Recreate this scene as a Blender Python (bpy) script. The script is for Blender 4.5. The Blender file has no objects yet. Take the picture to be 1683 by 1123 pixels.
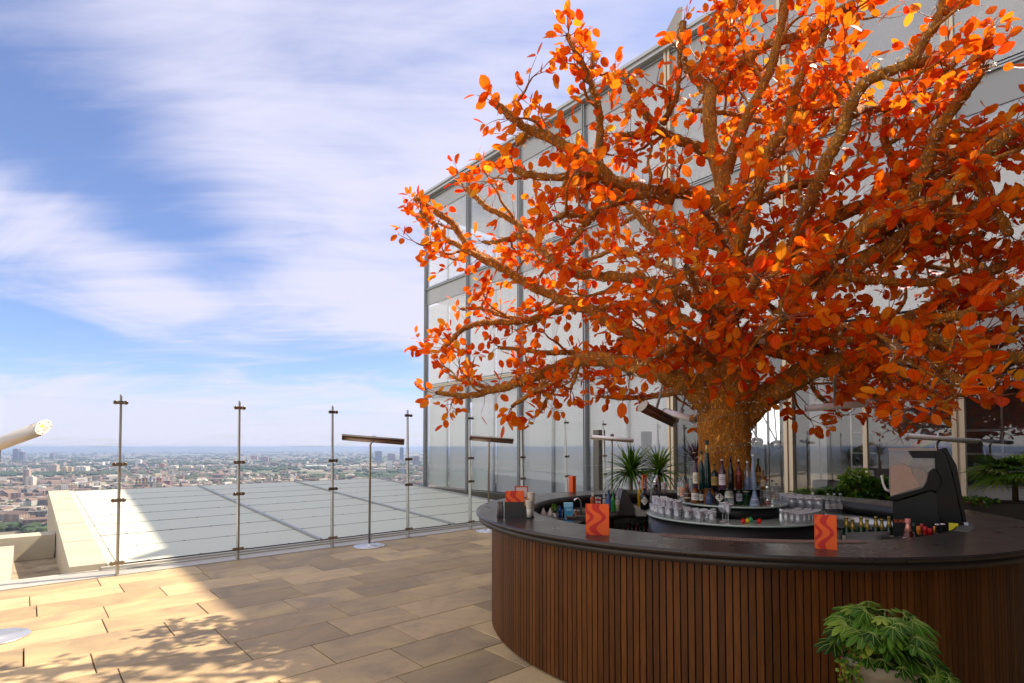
import bpy, math, random
from math import sin, cos, pi, radians, sqrt, atan2
from mathutils import Vector, Matrix, noise
random.seed(7)
SC = bpy.context.scene
COL = SC.collection
# ------------------------------------------------------------------ camera, sky, sun
YAW = 0.7356715; PITCH = 0.0356222; FPX = 885.077; HC = 1.85; CYP = 703.458
cam = bpy.data.cameras.new('camera'); co = bpy.data.objects.new('camera', cam); COL.objects.link(co)
co.location = (0, 0, HC); co.rotation_euler = (pi/2+PITCH, 0, -YAW)
cam.sensor_width = 36; cam.lens = 36*FPX/1683; cam.shift_y = (CYP-561.5)/1683
cam.clip_start = 0.05; cam.clip_end = 90000
SC.camera = co
SC.view_settings.view_transform = 'Standard'; SC.view_settings.look = 'None'
SC.view_settings.exposure = 1.12; SC.view_settings.gamma = 1
SUN_DIR = Vector((1.0, -0.22, 1.167)).normalized()       # towards the sun
sl = bpy.data.lights.new('sun', 'SUN'); sl.energy = 4.8; sl.angle = radians(0.6); sl.color = (1, .86, .66)
so = bpy.data.objects.new('sun', sl); COL.objects.link(so); so.location = (0, 0, 60)
so.rotation_euler = SUN_DIR.to_track_quat('Z', 'Y').to_euler()
W = bpy.data.worlds.new("World"); SC.world = W; W.use_nodes = True
nt = W.node_tree; N = nt.nodes; L = nt.links; N.clear()
def nd(t, **k):
    n = N.new(t)
    for a, b in k.items(): setattr(n, a, b)
    return n
def mth(op, a, b=None, c=None, tree=None):
    T = tree or nt
    n = T.nodes.new('ShaderNodeMath'); n.operation = op
    for i, v in enumerate((a, b, c)):
        if v is None: continue
        if isinstance(v, (int, float)): n.inputs[i].default_value = v
        else: T.links.new(v, n.inputs[i])
    return n.outputs[0]
sky = nd('ShaderNodeTexSky', sky_type='NISHITA'); sky.sun_disc = False
sky.sun_elevation = math.asin(SUN_DIR.z); sky.sun_rotation = atan2(SUN_DIR.x, SUN_DIR.y)
sky.air_density = 1.0; sky.dust_density = 0.6; sky.ozone_density = 2.2
tc = nd('ShaderNodeTexCoord'); sp = nd('ShaderNodeSeparateXYZ'); L.new(tc.outputs['Generated'], sp.inputs[0])
X, Y, Z = sp.outputs
zz = mth('ADD', mth('MAXIMUM', Z, 0.0), 0.13)
px = mth('DIVIDE', X, zz); py = mth('DIVIDE', Y, zz)
az = mth('SUBTRACT', mth('ARCTAN2', X, Y), YAW); el = mth('ARCSINE', Z)
# streaks run along a wind direction in the cloud plane
def cloud_noise(ang, sx, sy, scale, detail, dist, seed):
    ca, sa = cos(ang), sin(ang)
    a = mth('MULTIPLY', mth('ADD', mth('MULTIPLY', px, ca), mth('MULTIPLY', py, sa)), sx)
    b = mth('MULTIPLY', mth('ADD', mth('MULTIPLY', px, -sa), mth('MULTIPLY', py, ca)), sy)
    cb = nd('ShaderNodeCombineXYZ'); L.new(a, cb.inputs[0]); L.new(b, cb.inputs[1]); cb.inputs[2].default_value = seed
    n = nd('ShaderNodeTexNoise'); n.inputs['Scale'].default_value = scale; n.inputs['Detail'].default_value = detail
    n.inputs['Roughness'].default_value = .58; n.inputs['Distortion'].default_value = dist
    L.new(cb.outputs[0], n.inputs['Vector']); return n.outputs['Fac']
n1 = cloud_noise(2.1, .6, 1.2, 1.1, 9, 1.8, 3.1)
n2 = cloud_noise(2.5, .4, 2.6, 3.0, 9, 0.7, 8.4)
n3 = cloud_noise(0.3, 1, 1, .55, 4, 0.4, 1.7)
cov = mth('ADD', mth('ADD', mth('MULTIPLY', n1, .9), mth('MULTIPLY', n2, .40)), mth('MULTIPLY', n3, .45))
def blob(xp, yp, rx, ry, rot, amp):
    # an elliptical clear (or cloudy) patch of sky given in azimuth / elevation
    dx = (xp-841.5)/FPX; a0 = math.atan(dx); e0 = math.atan((735-yp)/FPX*cos(a0))
    u = mth('SUBTRACT', az, a0); v = mth('SUBTRACT', el, e0); c, s = cos(rot), sin(rot)
    a = mth('DIVIDE', mth('ADD', mth('MULTIPLY', u, c), mth('MULTIPLY', v, s)), rx/FPX)
    b = mth('DIVIDE', mth('ADD', mth('MULTIPLY', u, -s), mth('MULTIPLY', v, c)), ry/FPX)
    r2 = mth('ADD', mth('MULTIPLY', a, a), mth('MULTIPLY', b, b))
    return mth('MULTIPLY', mth('EXPONENT', mth('MULTIPLY', r2, -1.0)), amp)
for args in [(330, 400, 240, 62, -.38, -.34), (60, 540, 210, 60, -.1, -.32), (60, 230, 170, 150, .1, -.26), (620, 600, 260, 38, -.05, -.30),
             (30, 60, 260, 100, .2, -.10), (900, 60, 300, 120, 0, -.10), (560, 500, 260, 62, -.28, .26), (120, 420, 260, 60, -.42, .24),
             (760, 380, 170, 160, 0, .16), (120, 660, 260, 34, -.1, .14), (420, 230, 260, 90, -.6, .14), (820, 250, 260, 80, .1, .10), (400, 700, 900, 26, 0, .10)]:
    cov = mth('ADD', cov, blob(*args))
cov = mth('ADD', cov, mth('MULTIPLY', mth('MINIMUM', mth('MAXIMUM', mth('SUBTRACT', mth('ABSOLUTE', az), .8), 0.0), .6), mth('MULTIPLY', mth('MAXIMUM', mth('SUBTRACT', 1.0, mth('MULTIPLY', el, 1.5)), 0.0), .6)))
mr = nd('ShaderNodeMapRange'); mr.interpolation_type = 'SMOOTHSTEP'
mr.inputs[1].default_value = .50; mr.inputs[2].default_value = 1.08; L.new(cov, mr.inputs[0])
cm = mth('ADD', mth('MULTIPLY', mr.outputs[0], .86), .07)
mx = nd('ShaderNodeMix', data_type='RGBA'); L.new(cm, mx.inputs['Factor'])
hs = nd('ShaderNodeMix', data_type='RGBA', blend_type='MULTIPLY'); hs.inputs['Factor'].default_value = 1
L.new(sky.outputs[0], hs.inputs['A']); hs.inputs['B'].default_value = (.80, .86, 1.10, 1)
L.new(hs.outputs['Result'], mx.inputs['A']); 
cc = nd('ShaderNodeMix', data_type='RGBA'); cc.inputs['A'].default_value = (4.9, 4.85, 6.0, 1); cc.inputs['B'].default_value = (8.8, 8.3, 7.9, 1)  # second colour: brighter, warmer cloud out of view, added as fill light
af = nd('ShaderNodeMapRange'); L.new(mth('ABSOLUTE', az), af.inputs[0]); af.inputs[1].default_value = .75; af.inputs[2].default_value = 1.3
L.new(af.outputs[0], cc.inputs['Factor']); L.new(cc.outputs['Result'], mx.inputs['B'])
bg = nd('ShaderNodeBackground'); bg.inputs['Strength'].default_value = .08
L.new(mx.outputs['Result'], bg.inputs['Color']); ow = nd('ShaderNodeOutputWorld'); L.new(bg.outputs[0], ow.inputs['Surface'])
SC.cycles.max_bounces = 10; SC.cycles.transparent_max_bounces = 24; SC.cycles.volume_bounces = 0
SC.cycles.use_denoising = True; SC.cycles.sample_clamp_indirect = 6
SC.cycles.caustics_reflective = False; SC.cycles.caustics_refractive = False

# ------------------------------------------------------------------ where a point of the place lies
RV = Vector((cos(YAW), -sin(YAW), 0)); FV = Vector((sin(YAW), cos(YAW), 0))
def ray(x, y):
    dx = (x-841.5)/FPX; dy = -(y-CYP)/FPX
    return RV*dx + FV*(cos(PITCH)-dy*sin(PITCH)) + Vector((0, 0, sin(PITCH)+dy*cos(PITCH)))
def at(x, y, z=0.0):
    r = ray(x, y); return r*((z-HC)/r.z) + Vector((0, 0, HC))
def atd(x, y, d):
    r = ray(x, y); return r*(d/(r.x*FV.x+r.y*FV.y)) + Vector((0, 0, HC))

# ------------------------------------------------------------------ materials
MATS = {}
def mat(name, col=(.5, .5, .5), rough=.5, metal=0.0, var=0.0, scale=20.0, bump=0.0, bscale=80.0, attr=False, trans=0.0, ior=1.45, spec=.5, coat=0.0, stretch=(1, 1, 1), emit=None, rvar=0.0, col2=None):
    if name in MATS: return MATS[name]
    m = bpy.data.materials.new(name); m.use_nodes = True; T = m.node_tree; b = T.nodes['Principled BSDF']
    b.inputs['Roughness'].default_value = rough; b.inputs['Metallic'].default_value = metal
    b.inputs['Transmission Weight'].default_value = trans; b.inputs['IOR'].default_value = ior
    b.inputs['Specular IOR Level'].default_value = spec; b.inputs['Coat Weight'].default_value = coat
    t = T.nodes.new('ShaderNodeTexCoord'); mp = T.nodes.new('ShaderNodeMapping'); mp.inputs['Scale'].default_value = stretch
    T.links.new(t.outputs['Object'], mp.inputs[0])
    base = None
    if attr:
        a = T.nodes.new('ShaderNodeAttribute'); a.attribute_name = 'Col'; base = a.outputs['Color']
    if var > 0 or col2:
        n = T.nodes.new('ShaderNodeTexNoise'); n.inputs['Scale'].default_value = scale; n.inputs['Detail'].default_value = 6
        n.inputs['Roughness'].default_value = .65; T.links.new(mp.outputs[0], n.inputs['Vector'])
        if col2:
            r = T.nodes.new('ShaderNodeValToRGB'); r.color_ramp.elements[0].position = .35; r.color_ramp.elements[1].position = .65
            r.color_ramp.elements[0].color = (*col, 1); r.color_ramp.elements[1].color = (*col2, 1)
            T.links.new(n.outputs['Fac'], r.inputs[0]); T.links.new(r.outputs[0], b.inputs['Base Color'])
        else:
            mrn = T.nodes.new('ShaderNodeMapRange'); mrn.inputs[1].default_value = .25; mrn.inputs[2].default_value = .75
            mrn.inputs[3].default_value = 1-var; mrn.inputs[4].default_value = 1+var; T.links.new(n.outputs['Fac'], mrn.inputs[0])
            vm = T.nodes.new('ShaderNodeVectorMath'); vm.operation = 'SCALE'; T.links.new(mrn.outputs[0], vm.inputs['Scale'])
            if base: T.links.new(base, vm.inputs[0])
            else: vm.inputs[0].default_value = col
            T.links.new(vm.outputs[0], b.inputs['Base Color'])
        if rvar:
            rm = T.nodes.new('ShaderNodeMapRange'); rm.inputs[1].default_value = .3; rm.inputs[2].default_value = .7
            rm.inputs[3].default_value = max(0, rough-rvar); rm.inputs[4].default_value = rough+rvar
            T.links.new(n.outputs['Fac'], rm.inputs[0]); T.links.new(rm.outputs[0], b.inputs['Roughness'])
    elif base: T.links.new(base, b.inputs['Base Color'])
    else: b.inputs['Base Color'].default_value = (*col, 1)
    if bump > 0:
        n = T.nodes.new('ShaderNodeTexNoise'); n.inputs['Scale'].default_value = bscale; n.inputs['Detail'].default_value = 5
        T.links.new(mp.outputs[0], n.inputs['Vector'])
        bp = T.nodes.new('ShaderNodeBump'); bp.inputs['Strength'].default_value = bump; bp.inputs['Distance'].default_value = .01
        T.links.new(n.outputs['Fac'], bp.inputs['Height']); T.links.new(bp.outputs[0], b.inputs['Normal'])
    if emit:
        b.inputs['Emission Color'].default_value = (*emit[0], 1); b.inputs['Emission Strength'].default_value = emit[1]
    MATS[name] = m; return m
def thin_glass(name, tint=(.9, .95, .95), gloss=1.0, rough=0.0, f0=.04, fmax=.75, haze=0.0, hcol=(.8, .85, .88)):
    """a glass sheet: clear from the front, mirror-like at a glancing angle"""
    if name in MATS: return MATS[name]
    m = bpy.data.materials.new(name); m.use_nodes = True; T = m.node_tree; T.nodes.clear()
    o = T.nodes.new('ShaderNodeOutputMaterial'); tr = T.nodes.new('ShaderNodeBsdfTransparent'); tr.inputs[0].default_value = (*tint, 1)
    g = T.nodes.new('ShaderNodeBsdfGlossy'); g.inputs['Roughness'].default_value = rough; g.inputs[0].default_value = (gloss, gloss, gloss, 1)
    lw = T.nodes.new('ShaderNodeLayerWeight'); lw.inputs[0].default_value = .5
    p = mth('POWER', lw.outputs['Facing'], 3.0, tree=T)
    f = mth('ADD', mth('MULTIPLY', p, fmax-f0, tree=T), f0, tree=T)
    mxs = T.nodes.new('ShaderNodeMixShader'); T.links.new(f, mxs.inputs[0]); T.links.new(tr.outputs[0], mxs.inputs[1]); T.links.new(g.outputs[0], mxs.inputs[2])
    out = mxs.outputs[0]
    if haze > 0:
        d = T.nodes.new('ShaderNodeBsdfDiffuse'); d.inputs[0].default_value = (*hcol, 1)
        m2 = T.nodes.new('ShaderNodeMixShader'); m2.inputs[0].default_value = haze
        T.links.new(out, m2.inputs[1]); T.links.new(d.outputs[0], m2.inputs[2]); out = m2.outputs[0]
    T.links.new(out, o.inputs[0]); MATS[name] = m; return m
def leaf_mat(name, ramp, trans=.5, rough=.38, veins=False):
    if name in MATS: return MATS[name]
    m = bpy.data.materials.new(name); m.use_nodes = True; T = m.node_tree; T.nodes.clear()
    o = T.nodes.new('ShaderNodeOutputMaterial'); a = T.nodes.new('ShaderNodeAttribute'); a.attribute_name = 'Col'
    sx = T.nodes.new('ShaderNodeSeparateColor'); T.links.new(a.outputs['Color'], sx.inputs[0])
    r = T.nodes.new('ShaderNodeValToRGB'); e = r.color_ramp.elements
    while len(e) < len(ramp): e.new(.5)
    for i, (pos, c) in enumerate(ramp): e[i].position = pos; e[i].color = (*c, 1)
    T.links.new(sx.outputs[0], r.inputs[0])
    vm = T.nodes.new('ShaderNodeVectorMath'); vm.operation = 'SCALE'; T.links.new(r.outputs[0], vm.inputs[0]); T.links.new(sx.outputs[1], vm.inputs['Scale'])
    if veins:
        vm.inputs['Scale'].default_value = 1; 
        for l_ in list(T.links):
            if l_.to_socket == vm.inputs['Scale']: T.links.remove(l_)
        mid = mth('LESS_THAN', sx.outputs[1], .055, tree=T)
        sv = mth('LESS_THAN', mth('FRACT', mth('SUBTRACT', mth('MULTIPLY', sx.outputs[2], 7.0, tree=T), mth('MULTIPLY', sx.outputs[1], 1.6, tree=T), tree=T), tree=T), .13, tree=T)
        ed = mth('MULTIPLY', mth('POWER', sx.outputs[1], 2.0, tree=T), .12, tree=T)
        f_ = mth('SUBTRACT', mth('SUBTRACT', mth('SUBTRACT', 1.0, mth('MULTIPLY', mid, .42, tree=T), tree=T), mth('MULTIPLY', sv, .15, tree=T), tree=T), ed, tree=T)
        T.links.new(f_, vm.inputs['Scale'])
    b = T.nodes.new('ShaderNodeBsdfPrincipled'); b.inputs['Roughness'].default_value = rough; b.inputs['Specular IOR Level'].default_value = .14; T.links.new(vm.outputs[0], b.inputs['Base Color'])
    t = T.nodes.new('ShaderNodeBsdfTranslucent'); T.links.new(vm.outputs[0], t.inputs[0])
    mxs = T.nodes.new('ShaderNodeMixShader'); mxs.inputs[0].default_value = trans
    T.links.new(b.outputs[0], mxs.inputs[1]); T.links.new(t.outputs[0], mxs.inputs[2]); T.links.new(mxs.outputs[0], o.inputs[0])
    MATS[name] = m; return m

# ------------------------------------------------------------------ mesh collector
class MB:
    def __init__(s): s.v = []; s.f = []; s.c = []; s.sm = []; s.mi = []; s.col = (1, 1, 1); s.m = 0; s.smooth = False; s.usecol = False
    def face(s, idx, smooth=None):
        s.f.append(idx); s.c.append(s.col); s.sm.append(s.smooth if smooth is None else smooth); s.mi.append(s.m)
    def pts(s, P): n = len(s.v); s.v.extend([tuple(p) for p in P]); return n
    def quad(s, *P): n = s.pts(P); s.face(list(range(n, n+len(P))))
    def box(s, c, size, rot=0.0, ax=None):
        x, y, z = size[0]/2, size[1]/2, size[2]/2
        if ax: A, B, C = [Vector(a) for a in ax]
        else: A = Vector((cos(rot), sin(rot), 0)); B = Vector((-sin(rot), cos(rot), 0)); C = Vector((0, 0, 1))
        c = Vector(c); n = s.pts([c+A*i*x+B*j*y+C*k*z for k in (-1, 1) for j in (-1, 1) for i in (-1, 1)])
        for q in ((0, 2, 3, 1), (4, 5, 7, 6), (0, 1, 5, 4), (2, 6, 7, 3), (0, 4, 6, 2), (1, 3, 7, 5)): s.face([n+i for i in q], False)
    def bx(s, x0, y0, z0, x1, y1, z1): s.box(((x0+x1)/2, (y0+y1)/2, (z0+z1)/2), (abs(x1-x0), abs(y1-y0), abs(z1-z0)))
    def prism(s, P, off, smooth=False):
        """polygon P extruded by vector off"""
        P = [Vector(p) for p in P]; off = Vector(off); k = len(P); n = s.pts(P+[p+off for p in P])
        s.face(list(range(n, n+k))[::-1], False); s.face(list(range(n+k, n+2*k)), False)
        for i in range(k): j = (i+1) % k; s.face([n+i, n+j, n+k+j, n+k+i], smooth)
    def tube(s, P, R, n=8, caps=True, bump=0.0, bs=8.0, smooth=True):
        P = [Vector(p) for p in P]
        if not hasattr(R, '__len__'): R = [R]*len(P)
        T0 = (P[1]-P[0]).normalized(); U = T0.cross(Vector((0, 0, 1)));
        if U.length < .2: U = T0.cross(Vector((1, 0, 0)))
        U.normalize(); base = len(s.v)
        for i, p in enumerate(P):
            t = (P[min(i+1, len(P)-1)]-P[max(i-1, 0)])
            if t.length > 1e-9: t.normalize()
            U = (U-t*U.dot(t));
            if U.length < 1e-6: U = t.orthogonal()
            U.normalize(); V = t.cross(U)
            for k in range(n):
                a = 2*pi*k/n; d = U*cos(a)+V*sin(a); r = R[i]
                if bump: r *= 1+bump*noise.noise((p+d*R[i])*bs)+.5*bump*noise.noise((p+d*R[i])*bs*3)
                s.v.append(tuple(p+d*r))
        for i in range(len(P)-1):
            for k in range(n):
                a = base+i*n+k; b = base+i*n+(k+1) % n; s.face([a, b, b+n, a+n], smooth)
        if caps:
            s.face([base+k for k in range(n)][::-1], False); e = base+(len(P)-1)*n; s.face([e+k for k in range(n)], False)
    def lathe(s, prof, c=(0, 0, 0), n=16, smooth=True, axis=None):
        """prof: (r, z) list, bottom to top; closed by caps when r>0"""
        c = Vector(c); b = len(s.v)
        if axis:
            C = Vector(axis).normalized(); A = C.orthogonal().normalized(); B = C.cross(A)
        else: A, B, C = Vector((1, 0, 0)), Vector((0, 1, 0)), Vector((0, 0, 1))
        for r, z in prof:
            for k in range(n):
                a = 2*pi*k/n; s.v.append(tuple(c+A*(r*cos(a))+B*(r*sin(a))+C*z))
        for i in range(len(prof)-1):
            for k in range(n):
                a = b+i*n+k; d = b+i*n+(k+1) % n; s.face([a, d, d+n, a+n], smooth)
        if prof[0][0] > 1e-5: s.face([b+k for k in range(n)][::-1], False)
        if prof[-1][0] > 1e-5: e = b+(len(prof)-1)*n; s.face([e+k for k in range(n)], False)
    def ball(s, c, r, n=10, sq=1.0):
        s.lathe([(max(1e-6, r*sin(pi*i/(n//2+2))), -r*sq*cos(pi*i/(n//2+2))) for i in range(n//2+3)], c, n)
    def build(s, name, mats, parent=None, autosmooth=None):
        me = bpy.data.meshes.new(name)
        off = Vector((0, 0, 0))
        if parent is not None:
            p = parent
            while p is not None: off += p.location; p = p.parent
        me.from_pydata([(x-off.x, y-off.y, z-off.z) for x, y, z in s.v], [], s.f)
        if not isinstance(mats, (list, tuple)): mats = [mats]
        for m in mats: me.materials.append(m)
        me.polygons.foreach_set('use_smooth', s.sm); me.polygons.foreach_set('material_index', s.mi)
        if s.usecol:
            ca = me.color_attributes.new('Col', 'FLOAT_COLOR', 'CORNER'); buf = []
            for f, c in zip(s.f, s.c):
                if isinstance(c[0], tuple):
                    for q in c: buf.extend([q[0], q[1], q[2], 1.0])
                else: buf.extend([c[0], c[1], c[2], 1.0]*len(f))
            ca.data.foreach_set('color', buf)
        me.update(); o = bpy.data.objects.new(name, me); COL.objects.link(o)
        if parent is not None: o.parent = parent
        return o
def centre_origin(o):
    """move a parentless mesh's origin to the foot of its bounding box"""
    vs = [v.co for v in o.data.vertices]
    c = Vector(((min(v.x for v in vs)+max(v.x for v in vs))/2, (min(v.y for v in vs)+max(v.y for v in vs))/2, min(v.z for v in vs)))
    o.data.transform(Matrix.Translation(-c)); o.location = c; return o
def empty(name, loc=(0, 0, 0)):
    o = bpy.data.objects.new(name, None); COL.objects.link(o); o.location = loc; o.empty_display_size = .1; return o
def tag(o, label, cat, group=None, kind=None):
    o['label'] = label; o['category'] = cat
    if group: o['group'] = group
    if kind: o['kind'] = kind
    return o
def thing(name, loc, label, cat, group=None): return tag(empty(name, loc), label, cat, group)
def struct(o): o['kind'] = 'structure'; return o
def copy_tree(o, parent=None):
    c = o.copy(); COL.objects.link(c)
    if parent is not None: c.parent = parent
    for ch in list(o.children): copy_tree(ch, c)
    return c
def part(mb, name, m, parent, label=None):
    o = mb.build(name, m, parent)
    if label: o['label'] = label
    return o
def text_mesh(mb, s, origin, right, up, size, align='CENTER', depth=.0006):
    cu = bpy.data.curves.new('t', 'FONT'); cu.body = s; cu.size = size; cu.align_x = align; cu.align_y = 'CENTER'
    to = bpy.data.objects.new('t', cu); COL.objects.link(to); bpy.context.view_layer.update()
    me = bpy.data.meshes.new_from_object(to); right = Vector(right).normalized(); up = Vector(up).normalized(); nrm = right.cross(up)
    n = mb.pts([Vector(origin)+right*v.co.x+up*v.co.y+nrm*depth for v in me.vertices])
    for p in me.polygons: mb.face([n+i for i in p.vertices], False)
    bpy.data.objects.remove(to); bpy.data.meshes.remove(me); bpy.data.curves.remove(cu)

STEEL = mat('brushed_steel', (.36, .35, .33), .32, 1, var=.12, scale=6, stretch=(1, 1, 12), rvar=.08)
DSTEEL = mat('dark_steel', (.13, .12, .11), .35, .9, var=.15, scale=30)
CHROME = mat('chrome', (.75, .75, .76), .12, 1)
BRONZE = mat('bronze_mullion', (.62, .53, .40), .42, .6, var=.1, scale=3, stretch=(1, 1, .3), rvar=.07)
ALU = mat('anodised_frame', (.36, .37, .39), .4, .75, var=.08, scale=2)
BLACK = mat('black_plastic', (.014, .014, .016), .32, var=.2, scale=40)
WHITEP = mat('white_plastic', (.75, .74, .72), .4, var=.04)
GLASSW = thin_glass('drink_glass', (.97, .98, .99), 1.0, .01, .14, 1.0, haze=.09, hcol=(.9, .93, 1))  # pale haze in the colour stands for the bright sparkle of glass
FENCEG = thin_glass('screen_glass', (.985, .995, .99), 1.0, 0, .008, .22, haze=.0)

# ================================================================== SETTING
# ---- the ground far below
GZ = -165.0
gm = bpy.data.materials.new('city_ground'); gm.use_nodes = True; T = gm.node_tree; b = T.nodes['Principled BSDF']; b.inputs['Roughness'].default_value = .95
gt = T.nodes.new('ShaderNodeNewGeometry')
def gnoise(scale, det=6, dist=0):
    n = T.nodes.new('ShaderNodeTexNoise'); n.inputs['Scale'].default_value = scale; n.inputs['Detail'].default_value = det; n.inputs['Distortion'].default_value = dist
    n.inputs['Roughness'].default_value = .62
    T.links.new(gt.outputs['Position'], n.inputs['Vector']); return n.outputs['Fac']
r1 = T.nodes.new('ShaderNodeValToRGB'); T.links.new(gnoise(.0016, 7, .6), r1.inputs[0])
e = r1.color_ramp.elements; e[0].position = .40; e[0].color = (.035, .06, .018, 1); e[1].position = .53; e[1].color = (.16, .145, .12, 1)
x = e.new(.46); x.color = (.07, .10, .035, 1); x = e.new(.66); x.color = (.30, .27, .23, 1)
v = T.nodes.new('ShaderNodeTexVoronoi'); v.inputs['Scale'].default_value = .022; T.links.new(gt.outputs['Position'], v.inputs['Vector'])
m_ = T.nodes.new('ShaderNodeMix'); m_.data_type = 'RGBA'; m_.blend_type = 'OVERLAY'; m_.inputs['Factor'].default_value = .55
T.links.new(r1.outputs[0], m_.inputs['A'])
r2 = T.nodes.new('ShaderNodeValToRGB'); sc_ = T.nodes.new('ShaderNodeSeparateColor'); T.links.new(v.outputs['Color'], sc_.inputs[0]); T.links.new(sc_.outputs[0], r2.inputs[0])
e = r2.color_ramp.elements; e[0].color = (.10, .14, .07, 1); e[1].color = (.95, .9, .82, 1); x = e.new(.5); x.color = (.42, .36, .31, 1); x = e.new(.8); x.color = (.5, .42, .36, 1)
T.links.new(r2.outputs[0], m_.inputs['B']); T.links.new(m_.outputs['Result'], b.inputs['Base Color'])
g = MB(); R0 = 60000
g.quad((-R0, -R0, GZ), (R0, -R0, GZ), (R0, R0, GZ), (-R0, R0, GZ)); struct(g.build('ground', gm))
# low hills on the horizon
hm = mat('hill_ground', (.05, .08, .035), .95, col2=(.20, .19, .12), scale=.0009)
g = MB(); rows = []
for j in range(7):
    rr = 27000+j*2600; row = []
    for i in range(121):
        a = YAW-1.15+2.3*i/120; h = (165+90*noise.noise(Vector((a*5, 1.3, j*.2)))+60*noise.noise(Vector((a*17, 4, j*.3))))*sin(pi*j/6)
        row.append(Vector((rr*sin(a), rr*cos(a), GZ-6+max(0, h))))
    rows.append(g.pts(row))
for j in range(6):
    for i in range(120): g.face([rows[j]+i, rows[j]+i+1, rows[j+1]+i+1, rows[j+1]+i], True)
struct(g.build('hills', hm))

# ---- paved terrace
deck = mat('deck_bed', (.045, .035, .025), .9, var=.2, scale=6)
g = MB(); g.bx(-14, -8, -.5, 13.62, 9.60, -.030); struct(g.build('terrace_base', deck))
sm = bpy.data.materials.new('sandstone_slab'); sm.use_nodes = True; T = sm.node_tree; b = T.nodes['Principled BSDF']
gt = T.nodes.new('ShaderNodeNewGeometry'); at_ = T.nodes.new('ShaderNodeAttribute'); at_.attribute_name = 'Col'
av = T.nodes.new('ShaderNodeVectorMath'); av.operation = 'MULTIPLY_ADD'; T.links.new(at_.outputs['Color'], av.inputs[0]); av.inputs[1].default_value = (60, 40, 20); T.links.new(gt.outputs['Position'], av.inputs[2])
mp = T.nodes.new('ShaderNodeMapping'); mp.inputs['Scale'].default_value = (.9, 1.25, 1); mp.inputs['Rotation'].default_value = (0, 0, .9); T.links.new(av.outputs[0], mp.inputs[0])
n = T.nodes.new('ShaderNodeTexNoise'); n.inputs['Scale'].default_value = 1.5; n.inputs['Detail'].default_value = 10; n.inputs['Distortion'].default_value = .9; n.inputs['Roughness'].default_value = .6; T.links.new(mp.outputs[0], n.inputs['Vector'])
r = T.nodes.new('ShaderNodeValToRGB'); e = r.color_ramp.elements
e[0].position = .3; e[0].color = (.28, .205, .120, 1); e[1].position = .72; e[1].color = (.54, .40, .20, 1); x = e.new(.5); x.color = (.43, .305, .17, 1)
T.links.new(n.outputs['Fac'], r.inputs[0])
s1 = T.nodes.new('ShaderNodeSeparateColor'); T.links.new(at_.outputs['Color'], s1.inputs[0])
ml = T.nodes.new('ShaderNodeMapRange'); ml.inputs[3].default_value = .72; ml.inputs[4].default_value = 1.18; T.links.new(s1.outputs[1], ml.inputs[0])
vm = T.nodes.new('ShaderNodeVectorMath'); vm.operation = 'SCALE'; T.links.new(r.outputs[0], vm.inputs[0]); T.links.new(ml.outputs[0], vm.inputs['Scale'])
n2_ = T.nodes.new('ShaderNodeTexNoise'); n2_.inputs['Scale'].default_value = 45; n2_.inputs['Detail'].default_value = 6; T.links.new(gt.outputs['Position'], n2_.inputs['Vector'])
m3 = T.nodes.new('ShaderNodeMapRange'); m3.inputs[3].default_value = .82; m3.inputs[4].default_value = 1.18; T.links.new(n2_.outputs['Fac'], m3.inputs[0])
v2 = T.nodes.new('ShaderNodeVectorMath'); v2.operation = 'SCALE'; T.links.new(vm.outputs[0], v2.inputs[0]); T.links.new(m3.outputs[0], v2.inputs['Scale'])
T.links.new(v2.outputs[0], b.inputs['Base Color']); b.inputs['Roughness'].default_value = .62
rr = T.nodes.new('ShaderNodeMapRange'); rr.inputs[3].default_value = .45; rr.inputs[4].default_value = .8; T.links.new(n.outputs['Fac'], rr.inputs[0]); T.links.new(rr.outputs[0], b.inputs['Roughness'])
bp = T.nodes.new('ShaderNodeBump'); bp.inputs['Strength'].default_value = .35; bp.inputs['Distance'].default_value = .006
ad = mth('ADD', n.outputs['Fac'], mth('MULTIPLY', n2_.outputs['Fac'], .35, tree=T), tree=T); T.links.new(ad, bp.inputs['Height']); T.links.new(bp.outputs[0], b.inputs['Normal'])
g = MB(); g.usecol = True; y = 9.60; row = 0
while y > -7.5:
    d = .57; x = -14+random.uniform(0, 1)
    while x < 13.55:
        w = random.choice((.82, .9, 1.0, 1.1, 1.22)); x1 = min(x+w, 13.58); gp = .004 if random.random() < .6 else .0055
        g.col = (random.random(), random.random(), random.random()); dz = random.uniform(-.0012, .0012)
        # chamfered slab
        a0, b0, a1, b1 = x+gp, y-d+gp, x1-gp, y-gp; c = .004
        P = [(a0, b0), (a1, b0), (a1, b1), (a0, b1)]; Q = [(a0+c, b0+c), (a1-c, b0+c), (a1-c, b1-c), (a0+c, b1-c)]
        k = g.pts([(p[0], p[1], -.034) for p in P]+[(p[0], p[1], -.004+dz) for p in P]+[(q[0], q[1], dz) for q in Q])
        for i in range(4):
            j = (i+1) % 4; g.face([k+i, k+j, k+4+j, k+4+i]); g.face([k+4+i, k+4+j, k+8+j, k+8+i])
        g.face([k+8, k+9, k+10, k+11]); x = x1
    y -= d; row += 1
struct(g.build('terrace_floor', sm))
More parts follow.
